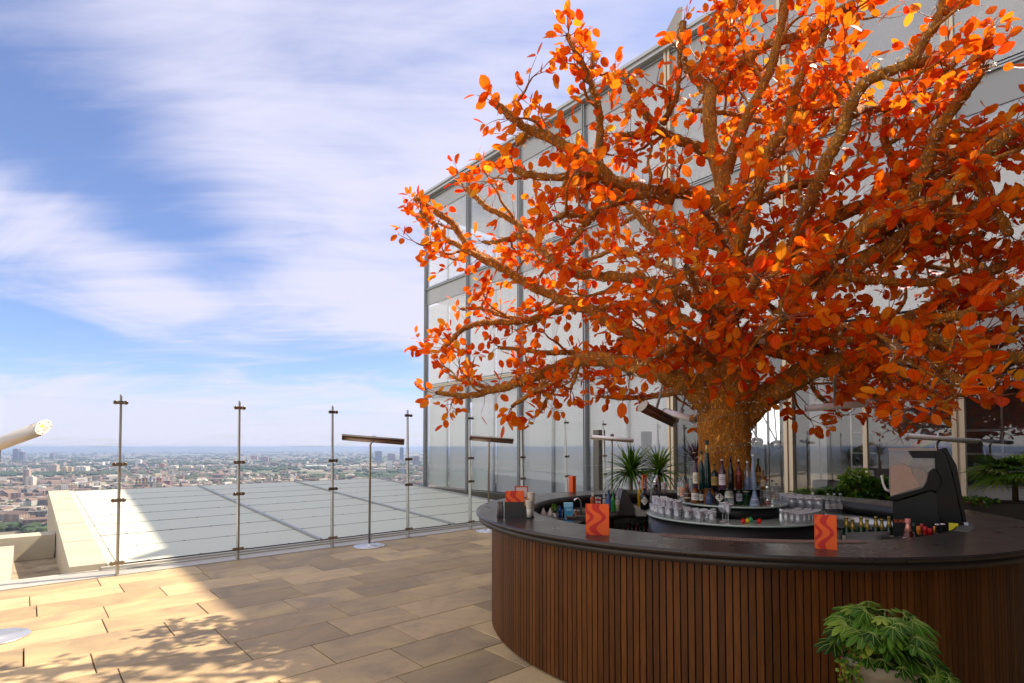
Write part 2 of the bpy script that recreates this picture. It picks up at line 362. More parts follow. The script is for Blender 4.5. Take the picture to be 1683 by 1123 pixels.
# pale ledge outside the glass screen, and the lower roof to the left
pale = mat('pale_cladding', (.44, .415, .38), .55, var=.09, scale=1.6, bump=.1, bscale=30, rvar=.1)
stone = mat('pale_stone', (.40, .355, .29), .7, var=.13, scale=2.2, bump=.2, bscale=25)
grime = mat('stained_roof', (.16, .12, .085), .9, col2=(.42, .35, .27), scale=2.4, bump=.3, bscale=30)
g = MB(); g.bx(-14, 9.605, -.5, 13.6, 10.2, .012); g.bx(1.1, 9.95, .012, 13.6, 10.02, .035); g.bx(.9, 10.12, .012, 13.6, 10.2, .05)
struct(g.build('edge_ledge', pale))
g = MB(); g.bx(-16, 10.2, -.9, .53, 15.2, -.42); struct(g.build('lower_roof', grime))
g = MB(); 
for i in range(3): g.bx(-15+i*4.97, 10.21, -.415, -15+i*4.97+4.96, 14.3, -.06)
g.bx(-15, 14.55, -.415, .5, 15.15, .06); 
o = centre_origin(g.build('stone_upstand', stone)); tag(o, 'low pale stone block wall on the lower roof left of the glass roof', 'wall')
g = MB(); g.bx(-14, 9.6, -6, 13.6, 21.2, -.92); struct(g.build('tower_top', grime))

# ---- glass roof beyond the screen: rises away from the terrace
rg = bpy.data.materials.new('fritted_glass'); rg.use_nodes = True; b = rg.node_tree.nodes['Principled BSDF']
b.inputs['Base Color'].default_value = (.58, .585, .50, 1); b.inputs['Roughness'].default_value = .45; b.inputs['Specular IOR Level'].default_value = .2
def roofz(v): return .05+.52*(v-10.3)/9.9
RF = thing('glass_roof', (5.9, 10.3, 0), 'sloping white fritted glass roof with thin dark joints beyond the glass screen', 'glass roof')
n_strip = 8; bars = [1.08, 4.28, 7.43, 10.75]
for i in range(3):
    for j in range(n_strip):
        g = MB(); v0 = 10.3+9.9*j/n_strip+.012; v1 = 10.3+9.9*(j+1)/n_strip-.012; u0 = bars[i]+.03; u1 = bars[i+1]-.03
        dz = random.uniform(-.004, .004)
        g.prism([(u0, v0, roofz(v0)+dz), (u1, v0, roofz(v0)), (u1, v1, roofz(v1)), (u0, v1, roofz(v1)+dz)], (0, 0, -.03)); part(g, 'roof_pane', rg, RF)
for bxx in bars[1:]:
    g = MB(); g.prism([(bxx-.025, 10.2, roofz(10.2)-.03), (bxx+.025, 10.2, roofz(10.2)-.03), (bxx+.025, 10.2, roofz(10.2)+.045), (bxx-.025, 10.2, roofz(10.2)+.045)], (0, 10.0, .52/9.9*10)); part(g, 'glazing_bar', ALU, RF)
for j in range(n_strip+1):
    g = MB(); v0 = 10.3+9.9*j/n_strip; g.bx(1.1, v0-.009, roofz(v0)-.03, 10.75, v0+.009, roofz(v0)+.004)
    for k in range(13):
        u = 1.5+k*.73; g.bx(u, v0-.018, roofz(v0)+.001, u+.028, v0+.018, roofz(v0)+.010)
    part(g, 'joint_rail', DSTEEL, RF)
g = MB(); g.prism([(1.08, 10.25, -.4), (1.08, 20.2, -.4), (1.08, 20.2, roofz(20.2)-.04), (1.08, 10.25, roofz(10.25)-.04)], (9.7, 0, 0)); part(g, 'roof_body', pale, RF)
PP = thing('stone_parapet', (.8, 10.2, 0), 'cream stone parapet running away along the left side of the glass roof', 'parapet')
for j in range(5):
    g = MB(); v0 = 10.2+j*1.98+.012; v1 = v0+1.956
    g.prism([(.53, v0, -.42), (.53, v1, -.42), (.53, v1, roofz(v1)+.05), (.53, v0, roofz(v0)+.05)], (.44, 0, 0)); part(g, 'coping_slab', stone, PP)
g = MB(); g.prism([(.974, 10.2, -.3), (.974, 20.1, -.3), (.974, 20.1, roofz(20.1)+.03), (.974, 10.2, roofz(10.2)+.03)], (.11, 0, 0)); part(g, 'gutter_strip', pale, PP)

# ---- glass screen round the terrace
FS = thing('glass_screen', (4.2, 9.65, 0), 'tall clear glass wind screen on slim steel posts along the terrace edge', 'glass screen')
posts = [1.03+1.61*k for k in range(-4, 8)]
for k, u in enumerate(posts):
    g = MB(); lean = .05
    # plate that tapers to the top
    w0, w1 = .052, .022
    g.prism([(u-.008, 9.65-w0, -.02), (u-.008, 9.65+w0, -.02), (u-.008, 9.65+lean+w1, 2.62), (u-.008, 9.65+lean-w1, 2.62)], (.016, 0, 0))
    g.prism([(u+.008, 9.65-.012, -.02), (u+.03, 9.65-.012, -.02), (u+.022, 9.65+lean-.008, 2.6), (u+.008, 9.65+lean-.008, 2.6)], (0, .014, 0))
    p = part(g, 'post', mat('post_steel', (.42, .42, .41), .38, .85, var=.12, scale=8), FS)
    for z in (.18, 1.08, 1.60, 2.50):
        c = MB(); yy = 9.65+lean*z/2.6
        c.box((u, yy-.045, z), (.13, .014, .05)); 
        for s in (-1, 1):
            c.lathe([(.031, 0), (.031, .018), (.024, .024), (.018, .020)], (u+s*.062, yy-.036, z), 12, axis=(0, -1, 0))
        part(c, 'clamp', mat('clamp_steel', (.28, .24, .20), .3, .9), p)
for k in range(len(posts)-1):
    a, b2 = posts[k]+.022, posts[k+1]-.022
    for z0, z1 in ((.05, 1.335), (1.355, 2.545)):
        g = MB(); y0 = 9.607+.05*z0/2.6; y1 = 9.607+.05*z1/2.6
        g.prism([(a, y0, z0), (b2, y0, z0), (b2, y1, z1), (a, y1, z1)], (0, .012, 0)); g.m = 1; g.bx(a, y1-.0005, z1+.0005, b2, y1+.0125, z1+.004) if z0 < 1 else None; part(g, 'glass_panel', [FENCEG, mat('glass_edge', (.42, .55, .52), .3)], FS)
SP = MB(); SP.bx(12.35, 9.9, 0, 12.65, 10.1, 2.35); SP.bx(12.37, 9.88, .02, 12.63, 9.9, 2.33)
o = centre_origin(SP.build('steel_pillar', DSTEEL)); tag(o, 'dark steel pillar closing the far end of the glass screen beside the glass building', 'pillar')

# ---- the glass building
U0 = 13.7; VC = 21.05; BW = 3.182; FLO = (0, 4.6, 9.15, 13.35)
BD = thing('glass_building', (U0+3, 8, 0), 'grey glass curtain wall building with blinds and metal mullions behind the orange tree', 'building')
PANE = thin_glass('facade_glass', (.93, .94, .95), .95, 0, .10, .85, haze=.02)
PANE3 = thin_glass('bar_window_glass', (.93, .94, .95), 1.0, 0, .07, .75, haze=.0)
PANE2 = thin_glass('facade_glass_upper', (.90, .91, .92), 1.0, 0, .20, 1.0, haze=.03)
SPAN = mat('spandrel_glass', (.38, .40, .42), .12, var=.05, scale=1, spec=.8)
NB = 10
for k in range(NB):
    v1 = VC-k*BW; v0 = v1-BW
    for f in range(3):
        z0, z1 = FLO[f], FLO[f+1]
        g = MB(); zt = z1-(.75 if f > 0 else .5)
        g.bx(U0, v0+.05, z0+(.05 if f == 0 else .12), U0+.018, v1-.05, zt); part(g, 'window_pane', (PANE if k < 4 else PANE3) if f == 0 else PANE2, BD)
        g = MB(); g.bx(U0-.005, v0+.05, zt+.03, U0+.03, v1-.05, z1-.05); g.bx(U0-.02, v0+.05, zt, U0+.04, v1-.05, zt+.03); part(g, 'spandrel', SPAN, BD)
        g = MB(); g.bx(U0-.07, v0+.035, z1-.05, U0+.05, v1-.035, z1-.012); g.bx(U0-.07, v0+.035, z1+.012, U0+.05, v1-.035, z1+.05); g.bx(U0-.03, v0+.035, z1-.012, U0+.05, v1-.035, z1+.012)
        part(g, 'transom', ALU if f else BRONZE, BD)
        if (f == 0 and k < 4) or (f == 1 and k < 5) or (f == 2 and k in (2, 3)):
            g = MB(); zz_ = z0+.08; half = (v1-v0)/2
            for s in range(2):
                a, b2 = v0+.09+s*half, v0+half-.05+s*half; q = z0+.1
                while q < zt-.05:
                    g.quad((U0+.16, a, q), (U0+.16, b2, q), (U0+.182, b2, q+.050), (U0+.182, a, q+.050)); q += .0515
                for t in (.2, .8):
                    yy = a+(b2-a)*t; g.bx(U0+.15, yy-.004, z0+.1, U0+.154, yy+.004, zt)
            part(g, 'blind', mat('blind_slat', (.76, .78, .80), .5), BD)
        # half-bay inner post
        g = MB(); vm_ = (v0+v1)/2; g.bx(U0+(.03 if k < 4 or f else -.06), vm_-.03, z0+.05, U0+.12, vm_+(.03 if k < 4 or f else .05), zt); part(g, 'inner_post', ALU if k < 4 or f else BRONZE, BD)
for k in range(NB+1):
    v = VC-k*BW; g = MB()
    wm = .05 if k < 4 else .10
    for s in (-1, 1): g.bx(U0-.11, v+s*.022, 0, U0+.06, v+s*wm, 13.4)
    g.bx(U0-.05, v-.022, 0, U0+.05, v+.022, 13.4)
    part(g, 'mullion', BRONZE if k >= 4 else ALU, BD)
g = MB(); g.bx(U0-.22, -10.9, 13.4, 40, VC+.15, 13.52); g.bx(U0-.28, -10.9, 13.52, 40, VC+.2, 13.62); part(g, 'roof_edge', mat('roof_trim', (.5, .51, .53), .35, .5), BD)
g = MB(); g.bx(U0-.09, -10.9, -.5, U0+.05, VC, -.0); g.bx(U0-.05, -10.9, .0, U0+.08, VC, .05); part(g, 'base_trim', DSTEEL, BD)
inwall = mat('interior_wall', (.13, .13, .14), .8, var=.15, scale=.8)
g = MB(); g.bx(19.0, -10.9, -6, 40, VC, 13.35)
for z in (4.6, 9.15): g.bx(U0+.25, -10.8, z-.55, 18.99, VC-.1, z-.05)
g.bx(U0+.25, -10.8, -.4, 18.99, VC-.1, .004); g.bx(U0+.25, -10.8, 12.7, 18.99, VC-.1, 13.3); g.bx(U0+.25, -10.8, .01, 18.98, -10.5, 12.6)
part(g, 'interior_wall', inwall, BD)
g = MB()
for f in range(3):
    g.bx(U0+.06, VC-.02, FLO[f]+.1, 18.9, VC, FLO[f+1]-.8)
part(g, 'side_glazing', PANE, BD)
for k in (1, 3, 5):
    g = MB(); g.bx(15.6, VC-k*BW-.2, .01, 16.0, VC-k*BW+.2, 4.0); g.bx(15.6, VC-k*BW-.2, 4.62, 16.0, VC-k*BW+.2, 8.55); g.bx(15.6, VC-k*BW-.2, 9.17, 16.0, VC-k*BW+.2, 12.65)
    part(g, 'column', mat('plaster_white', (.6, .6, .58), .7, var=.05), BD)
# unseen wall added behind the terrace to keep sky light off the bar front
g = MB(); g.bx(-.5, -4.2, -.5, 13.5, -3.3, 13.5)
for i in range(9): g.bx(-.4+i*1.5, -3.3, 0, -.3+i*1.5, -3.2, 13.5)
o = centre_origin(g.build('shade_wall', mat('shade_wall_dark', (.06, .055, .05), .6, var=.1, scale=2))); tag(o, 'dark ribbed wall added out of view behind the terrace to shade the bar', 'wall')
# cleaning fin on the roof
g = MB(); g.prism([(U0+.1, 8.9, 13.63), (U0+.1, 8.0, 13.63), (U0-.25, 7.7, 14.25), (U0-.25, 7.85, 14.3)], (.05, 0, 0)); o = centre_origin(g.build('roof_fin', mat('roof_trim', (.5, .51, .53)))); tag(o, 'small pale angled fin standing up on the roof edge of the glass building', 'roof fin')

# ================================================================== THE TREE
DT = 5.93; CX, CY = 5.64, 2.89
def T3(x, y, d): return atd(x, y, DT+d)
def smooth_path(P, R, sub=4, jit=0.0):
    out, rr = [], []; n = len(P)
    for i in range(n-1):
        p0, p1, p2, p3 = P[max(i-1, 0)], P[i], P[i+1], P[min(i+2, n-1)]
        for k in range(sub):
            t = k/sub; q = .5*((2*p1)+(p2-p0)*t+(2*p0-5*p1+4*p2-p3)*t*t+(3*p1-p0-3*p2+p3)*t**3)
            out.append(q+Vector((random.uniform(-jit, jit), random.uniform(-jit, jit), random.uniform(-jit, jit)))); rr.append(R[i]+(R[i+1]-R[i])*t)
    out.append(P[-1]); rr.append(R[-1]); return out, rr
bark = bpy.data.materials.new('orange_bark'); bark.use_nodes = True; T = bark.node_tree; b = T.nodes['Principled BSDF']; b.inputs['Roughness'].default_value = .85
tcn = T.nodes.new('ShaderNodeTexCoord')
def bn(kind, scale, **k):
    n = T.nodes.new(kind); n.inputs['Scale'].default_value = scale; T.links.new(mpn.outputs[0], n.inputs['Vector'])
    for a, c in k.items(): n.inputs[a].default_value = c
    return n
mpn = T.nodes.new('ShaderNodeMapping'); mpn.inputs['Scale'].default_value = (1, 1, .6); T.links.new(tcn.outputs['Object'], mpn.inputs[0])
nb = bn('ShaderNodeTexNoise', 9, Detail=9, Roughness=.7, Distortion=.6); rb = T.nodes.new('ShaderNodeValToRGB'); T.links.new(nb.outputs['Fac'], rb.inputs[0]); e = rb.color_ramp.elements
e[0].position = .3; e[0].color = (.42, .12, .010, 1); e[1].position = .74; e[1].color = (.78, .40, .10, 1); x = e.new(.5); x.color = (.70, .27, .022, 1)
wv = T.nodes.new('ShaderNodeVectorMath'); wv.operation = 'ADD'; wn_ = bn('ShaderNodeTexNoise', 14, Detail=4); wsc = T.nodes.new('ShaderNodeVectorMath'); wsc.operation = 'SCALE'; wsc.inputs['Scale'].default_value = .10; T.links.new(wn_.outputs['Color'], wsc.inputs[0]); T.links.new(mpn.outputs[0], wv.inputs[0]); T.links.new(wsc.outputs[0], wv.inputs[1])
vb = bn('ShaderNodeTexVoronoi', 60, Randomness=1.0); T.links.new(wv.outputs[0], vb.inputs['Vector']); vb.feature = 'DISTANCE_TO_EDGE'
rv = T.nodes.new('ShaderNodeMapRange'); rv.inputs[1].default_value = 0; rv.inputs[2].default_value = .07; rv.inputs[3].default_value = .5; rv.inputs[4].default_value = 1.08; fr_ = bn('ShaderNodeTexNoise', 30, Detail=8, Roughness=.62, Distortion=1.1); rdg = mth('ABSOLUTE', mth('SUBTRACT', fr_.outputs['Fac'], .5, tree=T), tree=T); T.links.new(rdg, rv.inputs[0])
vs_ = T.nodes.new('ShaderNodeVectorMath'); vs_.operation = 'SCALE'; T.links.new(rb.outputs[0], vs_.inputs[0]); T.links.new(rv.outputs[0], vs_.inputs['Scale']); T.links.new(vs_.outputs[0], b.inputs['Base Color'])
nf = bn('ShaderNodeTexNoise', 70, Detail=6); hh = mth('ADD', mth('MINIMUM', mth('MULTIPLY', rdg, 9.0, tree=T), .9, tree=T), nf.outputs['Fac'], tree=T)
bpn = T.nodes.new('ShaderNodeBump'); bpn.inputs['Strength'].default_value = .9; bpn.inputs['Distance'].default_value = .016; T.links.new(hh, bpn.inputs['Height']); T.links.new(bpn.outputs[0], b.inputs['Normal'])
twigm = mat('red_brown_twig', (.22, .05, .018), .6, var=.3, scale=15)
leafm = leaf_mat('orange_leaf', [(0, (.66, .035, .004)), (.3, (.88, .11, .004)), (.65, (.95, .22, .008)), (1, (.97, .42, .025))], .56, .42, veins=True)
TREE = thing('orange_tree', (CX+.06, CY-.0, .9), 'large tree with orange bark and orange leaves rising from the middle of the round bar', 'tree')
# trunk ------------------------------------------------------------
TP = [(1191, 800, .285), (1191, 735, .272), (1190, 700, .270), (1190, 670, .285), (1192, 650, .33), (1192, 622, .33), (1186, 585, .24), (1180, 540, .15), (1176, 490, .115), (1188, 440, .11),
      (1200, 390, .105), (1192, 340, .10), (1186, 290, .095), (1172, 240, .085), (1165, 190, .075), (1170, 145, .07)]
tp = [T3(a, b2, .05*i/6) for i, (a, b2, c) in enumerate(TP)]; tr_ = [c for a, b2, c in TP]
tp, tr_ = smooth_path(tp, tr_, 5)
g = MB(); g.tube(tp, tr_, 28, True, bump=.13, bs=7); g.tube([Vector((tp[0].x, tp[0].y, .9)), tp[0]+Vector((0, 0, .02))], [.33, .285], 28, True, .1, 7)
part(g, 'trunk', bark, TREE)
# limbs traced as they grow: (x, y, depth offset)... r0, r1
LB = [
 ([(1195,340,0),(1130,318,-.2),(1075,315,-.4),(1010,300,-.6),(975,265,-.7),(930,240,-.8),(880,218,-.8),(850,200,-.85),(815,170,-.9)], .10, .035),
 ([(1010,302,-.6),(975,283,-.6),(940,288,-.7),(890,292,-.8),(846,279,-.9)], .05, .032),
 ([(868,216,-.8),(860,226,-.8),(850,236,-.75)], .035, .03),
 ([(1185,400,.1),(1120,395,.3),(1070,375,.5),(1040,345,.6),(1010,318,.7)], .07, .04),
 ([(1100,330,-.3),(1050,322,-.5),(1000,338,-.7),(970,352,-.8),(935,352,-.9),(912,361,-1)], .06, .028),
 ([(975,350,-.8),(958,376,-.9),(940,400,-.95)], .032, .02),
 ([(1185,590,0),(1150,585,.1),(1100,570,.2),(1040,548,.3),(1000,528,.4),(960,503,.45),(915,488,.5),(870,468,.5),(825,440,.5),(795,425,.5),(770,405,.5),(745,370,.5),(700,335,.5),(683,328,.5)], .12, .03),
 ([(800,428,.5),(770,414,.4),(735,393,.4),(712,368,.35),(692,348,.3)], .04, .026),
 ([(1178,515,0),(1150,500,-.2),(1120,482,-.3),(1060,463,-.4),(1010,455,-.4),(960,452,-.3),(930,443,-.3),(898,418,-.2),(872,392,-.1),(845,364,0),(800,340,0),(770,310,0)], .085, .028),
 ([(875,396,-.1),(850,388,0),(820,398,.1),(795,398,.2)], .035, .022),
 ([(1175,560,.1),(1110,520,.6),(1050,500,.9),(985,508,1.0),(930,508,1.0),(890,520,1),(850,530,1),(800,530,1),(765,540,1),(728,572,.9)], .08, .03),
 ([(870,528,1),(830,520,1.1),(790,507,1.2),(760,508,1.2)], .035, .024),
 ([(1160,600,.2),(1110,585,.7),(1050,578,1),(990,582,1.2),(930,580,1.3),(880,578,1.3),(820,571,1.3)], .09, .025),
 ([(1188,690,0),(1165,660,0),(1140,638,-.05),(1110,622,-.1),(1075,608,-.1),(1040,602,0),(1000,592,.1),(950,592,.3),(905,610,.4),(860,627,.4),(810,641,.4),(770,650,.4),(718,646,.35)], .20, .028),
 ([(812,641,.4),(790,634,.5),(762,626,.6),(740,618,.65)], .035, .02),
 ([(930,600,.35),(905,622,.2),(880,642,.1),(842,668,0)], .04, .022),
 ([(945,594,.35),(925,620,.5),(905,648,.6),(885,680,.65)], .032, .016),
 ([(1090,608,-.1),(1120,590,-.6),(1105,570,-.9),(1060,600,-1.1),(1035,615,-1.1)], .06, .035),
 ([(1130,640,.1),(1080,650,.9),(1030,655,1.2),(990,652,1.4)], .06, .022),
 ([(950,592,.3),(948,612,.3),(938,640,.3)], .028, .018),
 ([(1167,250,.4),(1120,232,.2),(1080,212,0),(1058,180,-.1),(1046,158,-.1),(1033,142,-.15)], .075, .028),
 ([(1085,214,0),(1050,220,-.1),(1010,222,-.15)], .04, .022),
 ([(1010,300,-.6),(985,285,-.5),(985,240,-.5),(985,185,-.6),(968,130,-.7),(946,88,-.75),(932,58,-.8)], .06, .024),
 ([(968,132,-.7),(974,105,-.6),(976,86,-.6)], .036, .02),
 ([(1172,150,.5),(1150,135,.5),(1125,105,.4),(1118,70,.3),(1122,38,.3)], .07, .045),
 ([(1090,200,0),(1110,165,-.3),(1116,125,-.4),(1117,90,-.5)], .035, .02),
 ([(1172,150,.5),(1183,110,.5),(1195,50,.5),(1212,-20,.5),(1222,-90,.5)], .065, .045),
 ([(1176,150,.5),(1210,112,.3),(1250,80,.1),(1290,66,0),(1335,52,-.1),(1343,64,-.1)], .07, .042),
 ([(1300,66,0),(1335,42,-.2),(1368,24,-.3),(1400,5,-.3)], .045, .03),
 ([(1230,95,.2),(1255,135,.3),(1270,175,.4),(1264,202,.4),(1225,193,.5),(1190,186,.5),(1140,182,.5)], .045, .026),
 ([(1236,96,.3),(1215,120,.7),(1170,140,1.2),(1150,172,1.4)], .04, .02),
 ([(1204,420,0),(1235,340,-.3),(1252,290,-.5),(1262,250,-.6),(1300,205,-.8),(1316,186,-.9)], .10, .045),
 ([(1300,206,-.8),(1304,160,-.9),(1320,120,-1),(1345,85,-1.1),(1358,48,-1.2)], .05, .026),
 ([(1314,190,-.9),(1345,180,-.8),(1375,174,-.7)], .035, .026),
 ([(1330,162,-.3),(1350,140,-.3),(1380,125,-.3),(1420,122,-.3)], .045, .03),
 ([(1262,262,-.5),(1300,235,.2),(1330,162,-.2)], .055, .04),
 ([(1312,400,-.25),(1322,365,-.6),(1334,325,-1.0),(1355,275,-1.3),(1380,225,-1.4),(1402,170,-1.5),(1422,135,-1.55),(1460,118,-1.6),(1500,105,-1.7),(1534,98,-1.7)], .085, .035),
 ([(1495,108,-1.7),(1525,60,-1.7),(1545,20,-1.7),(1558,-40,-1.7)], .045, .03),
 ([(1545,22,-1.7),(1565,15,-1.7),(1575,2,-1.7)], .028, .018),
 ([(1396,188,-1.45),(1425,178,-1.2),(1465,180,-.9),(1510,150,-.9),(1555,115,-.9),(1588,86,-1)], .045, .026),
 ([(1428,376,-1.2),(1478,350,-1.2),(1510,300,-1.3),(1530,245,-1.4),(1550,200,-1.5),(1590,150,-1.6),(1618,108,-1.7)], .10, .034),
 ([(1205,470,0),(1245,445,0),(1290,425,-.1),(1320,395,-.2),(1370,360,-.4),(1430,330,-.5),(1475,295,-.6),(1520,270,-.7)], .14, .04),
 ([(1195,600,0),(1240,565,-.1),(1300,500,-.6),(1340,445,-.9),(1395,400,-1.1),(1440,365,-1.3),(1500,345,-1.5),(1560,315,-1.6),(1600,270,-1.7),(1650,225,-1.8),(1710,190,-1.9)], .12, .05),
 ([(1400,440,-1),(1430,420,-1.1),(1465,400,-1.2),(1510,372,-1.3),(1560,355,-1.4),(1600,345,-1.5),(1640,355,-1.6),(1658,385,-1.6)], .085, .035),
 ([(1442,414,-1.12),(1490,408,-1.1),(1540,400,-1.1),(1580,395,-1.1),(1615,385,-1.2)], .06, .035),
 ([(1455,400,-1.1),(1468,350,-1),(1478,300,-.9),(1468,262,-.9),(1452,225,-.9),(1458,195,-.9)], .055, .03),
 ([(1470,310,-.7),(1520,290,-.8),(1560,265,-.9),(1605,235,-1),(1660,225,-1.1),(1730,215,-1.2)], .06, .035),
 ([(1512,300,-1.3),(1545,292,-1.15),(1585,260,-1.2),(1640,250,-1.2),(1700,235,-1.3)], .045, .03),
 ([(1285,563,-.48),(1380,550,-.6),(1450,535,-.8),(1500,520,-1),(1545,495,-1.1),(1580,470,-1.2),(1640,440,-1.3),(1710,415,-1.4)], .075, .04),
 ([(1290,500,-.6),(1340,470,-.8),(1380,455,-1),(1430,460,-1.1),(1485,465,-1.2),(1535,464,-1.2),(1562,450,-1.2),(1600,430,-1.3)], .06, .025),
 ([(1196,712,.05),(1222,682,.0),(1262,650,-.15),(1310,620,-.4),(1350,602,-.6),(1400,590,-.8),(1440,570,-1),(1490,548,-1.2),(1540,562,-1.4),(1610,580,-1.5),(1700,592,-1.6)], .20, .045),
 ([(1205,600,.1),(1240,580,-.2),(1290,562,-.5),(1340,558,-.7),(1400,555,-.9),(1450,548,-1.1),(1520,530,-1.3),(1580,518,-1.5),(1640,500,-1.6),(1710,470,-1.7)], .09, .04),
 ([(1452,550,-1.2),(1466,562,-1.5),(1474,580,-1.8),(1478,600,-2.0)], .05, .034),
 ([(1520,566,-1.36),(1545,605,-1.8),(1590,632,-2.1),(1628,650,-2.3)], .05, .022),
 ([(1300,560,-.6),(1325,535,-1.0),(1350,532,-1.2),(1388,540,-1.3)], .05, .03),
 ([(1350,602,-.5),(1390,612,.2),(1425,640,.6),(1455,665,.9),(1472,690,1.1),(1480,715,1.2)], .07, .022),
 ([(1215,665,.0),(1280,640,.2),(1325,625,.9),(1345,650,1.2),(1370,670,1.4)], .06, .022),
 ([(1392,610,.2),(1440,606,.5),(1500,630,1.2),(1550,648,1.4),(1600,650,1.5)], .05, .022),
 ([(1204,440,.2),(1240,425,.8),(1275,380,1.3),(1310,350,1.6)], .10, .035),
 ([(1195,330,.2),(1225,295,.9),(1225,250,1.2),(1215,215,1.5)], .07, .03),
 ([(1210,480,.2),(1250,495,.9),(1290,520,1.5),(1350,540,1.9)], .08, .03),
 ([(1200,420,.2),(1160,390,1.0),(1110,360,1.6),(1060,350,2.0),(1020,370,2.2)], .08, .03),
 ([(1190,470,.2),(1130,455,.9),(1070,430,1.5),(1020,410,1.9),(960,430,2.2)], .07, .03),
 ([(1190,500,.2),(1300,470,1.2),(1420,430,1.9),(1540,440,2.3),(1640,470,2.4)], .09, .03),
 ([(1200,360,.2),(1290,310,.9),(1380,290,1.4),(1470,230,1.7),(1540,190,1.9)], .08, .03),
 ([(1210,560,.1),(1330,590,1.2),(1450,590,1.8),(1560,600,2.2),(1650,620,2.3)], .09, .03),
 ([(1560,350,-1.4),(1640,330,-1.6),(1730,300,-1.7)], .05, .035),
 ([(1188,560,0),(1165,520,-.6),(1145,480,-1.2),(1128,440,-1.7)], .07, .03),
 ([(1195,540,0),(1215,510,-.7),(1225,490,-1.3),(1245,455,-1.9)], .065, .03),
 ([(1190,590,0),(1235,560,-.8),(1265,535,-1.4),(1290,520,-1.9)], .065, .028),
 ([(1180,600,0),(1130,560,-.8),(1095,520,-1.3),(1075,495,-1.7)], .065, .028),
 ([(1195,440,0),(1190,410,-.6),(1178,380,-1.1),(1160,350,-1.5)], .06, .028),
 ([(1190,280,.3),(1230,190,.1),(1270,100,-.1),(1300,-30,-.2),(1330,-130,-.3)], .08, .04),
]
g = MB(); g2 = MB(); LEAF = MB(); LEAF.usecol = True
SP_ = []          # places where shoots start: point, direction, radius
def rv3(): 
    while True:
        v = Vector((random.uniform(-1, 1), random.uniform(-1, 1), random.uniform(-1, 1)))
        if .1 < v.length < 1: return v.normalized()
nleaf = 0
def leaf(p, d, up, size):
    """ovate folded leaf with a short stalk, growing from p along d"""
    global nleaf
    if p.z < 2.02: return
    nleaf += 1
    d = d.normalized(); s = d.cross(up)
    if s.length < .1: s = d.orthogonal()
    s.normalize(); nrm = s.cross(d)
    w = size*random.uniform(.56, .74)*.5; fold = random.uniform(.05, .35); curl = random.uniform(-.12, .25)
    val = min(1, max(0, random.gauss(.5, .22))); LEAF.col = (val, random.uniform(.82, 1.08), 0)
    prof = ((0, .0), (.12, .60), (.34, .97), (.6, 1.0), (.84, .66), (1.0, .0))
    st = p; q = p+d*size*.16
    LEAF.col = (max(0, val-.5), .5, .2); LEAF.quad(st+s*.0018, q+s*.0014, q-s*.0014, st-s*.0018); LEAF.col = (val, random.uniform(.85, 1.08), 0)
    mid = []; le = []; ri = []
    for t, ww in prof:
        c = q+d*(size*t)-nrm*(curl*size*t*t); mid.append(c); o = w*ww
        le.append(c+s*o+nrm*(o*fold)); ri.append(c-s*o+nrm*(o*fold))
    n = LEAF.pts(mid+le[1:-1]+ri[1:-1]); L_ = lambda i: n+6+i-1; R_ = lambda i: n+10+i-1
    def lf(*q):     # corner colours: leaf tone, distance from the midrib, place along the leaf
        LEAF.col = tuple((val, 0.0 if k-n < 6 else 1.0, prof[k-n if k-n < 6 else (k-n-5 if k-n < 10 else k-n-9)][0]) for k in q); LEAF.face(list(q), True)
    lf(n, L_(1), n+1); lf(n, n+1, R_(1))
    for i in range(1, 4): lf(n+i, L_(i), L_(i+1), n+i+1); lf(n+i, n+i+1, R_(i+1), R_(i))
    lf(n+4, L_(4), n+5); lf(n+4, n+5, R_(4))
def shoot(p, d, ln, r, leaves, size=.105):
    """thin twig with leaves spread round its outer part"""
    P = [p]; d = d.normalized(); k = 4
    for i in range(k):
        d = (d+rv3()*.28+Vector((0, 0, .04))).normalized(); P.append(P[-1]+d*ln/k)
    g2.tube(P, [r*(1-.16*i) for i in range(k+1)], 4, False)
    for i in range(leaves):
        t = 1 if i == 0 else random.uniform(.35, 1); j = min(k-1, int(t*k)); q = P[j].lerp(P[j+1], t*k-j) if t < 1 else P[-1]
        ld = (d*random.uniform(.4, 1.1)+rv3()*.85+Vector((0, 0, random.uniform(-.35, .1)))).normalized()
        leaf(q, ld, (Vector((0, 0, 1))+rv3()*.9), size*random.uniform(.78, 1.25))
def bough(p, d, ln, r):
    """side branch of the limb, blunt, carrying shoots"""
    P = [p]; R = [r]; k = 6; d = d.normalized()
    for i in range(k):
        d = (d+rv3()*.42+Vector((0, 0, .07))).normalized(); P.append(P[-1]+d*ln/k); R.append(r*(1-.09*(i+1)))
    P, R = smooth_path(P, R, 2); g.tube(P, R, 7, True, .16, 14)
    for i in range(3, len(P)):
        if random.random() < .5:
            dd = (P[i]-P[i-1]).normalized(); shoot(P[i], (rv3()+dd*.6), random.uniform(.12, .34), .0048, random.randint(3, 5))
    dd = (P[-1]-P[-2]).normalized()
    for _ in range(2): shoot(P[-1], dd+rv3()*.5, random.uniform(.12, .3), .005, random.randint(3, 5))
LIMBP = []
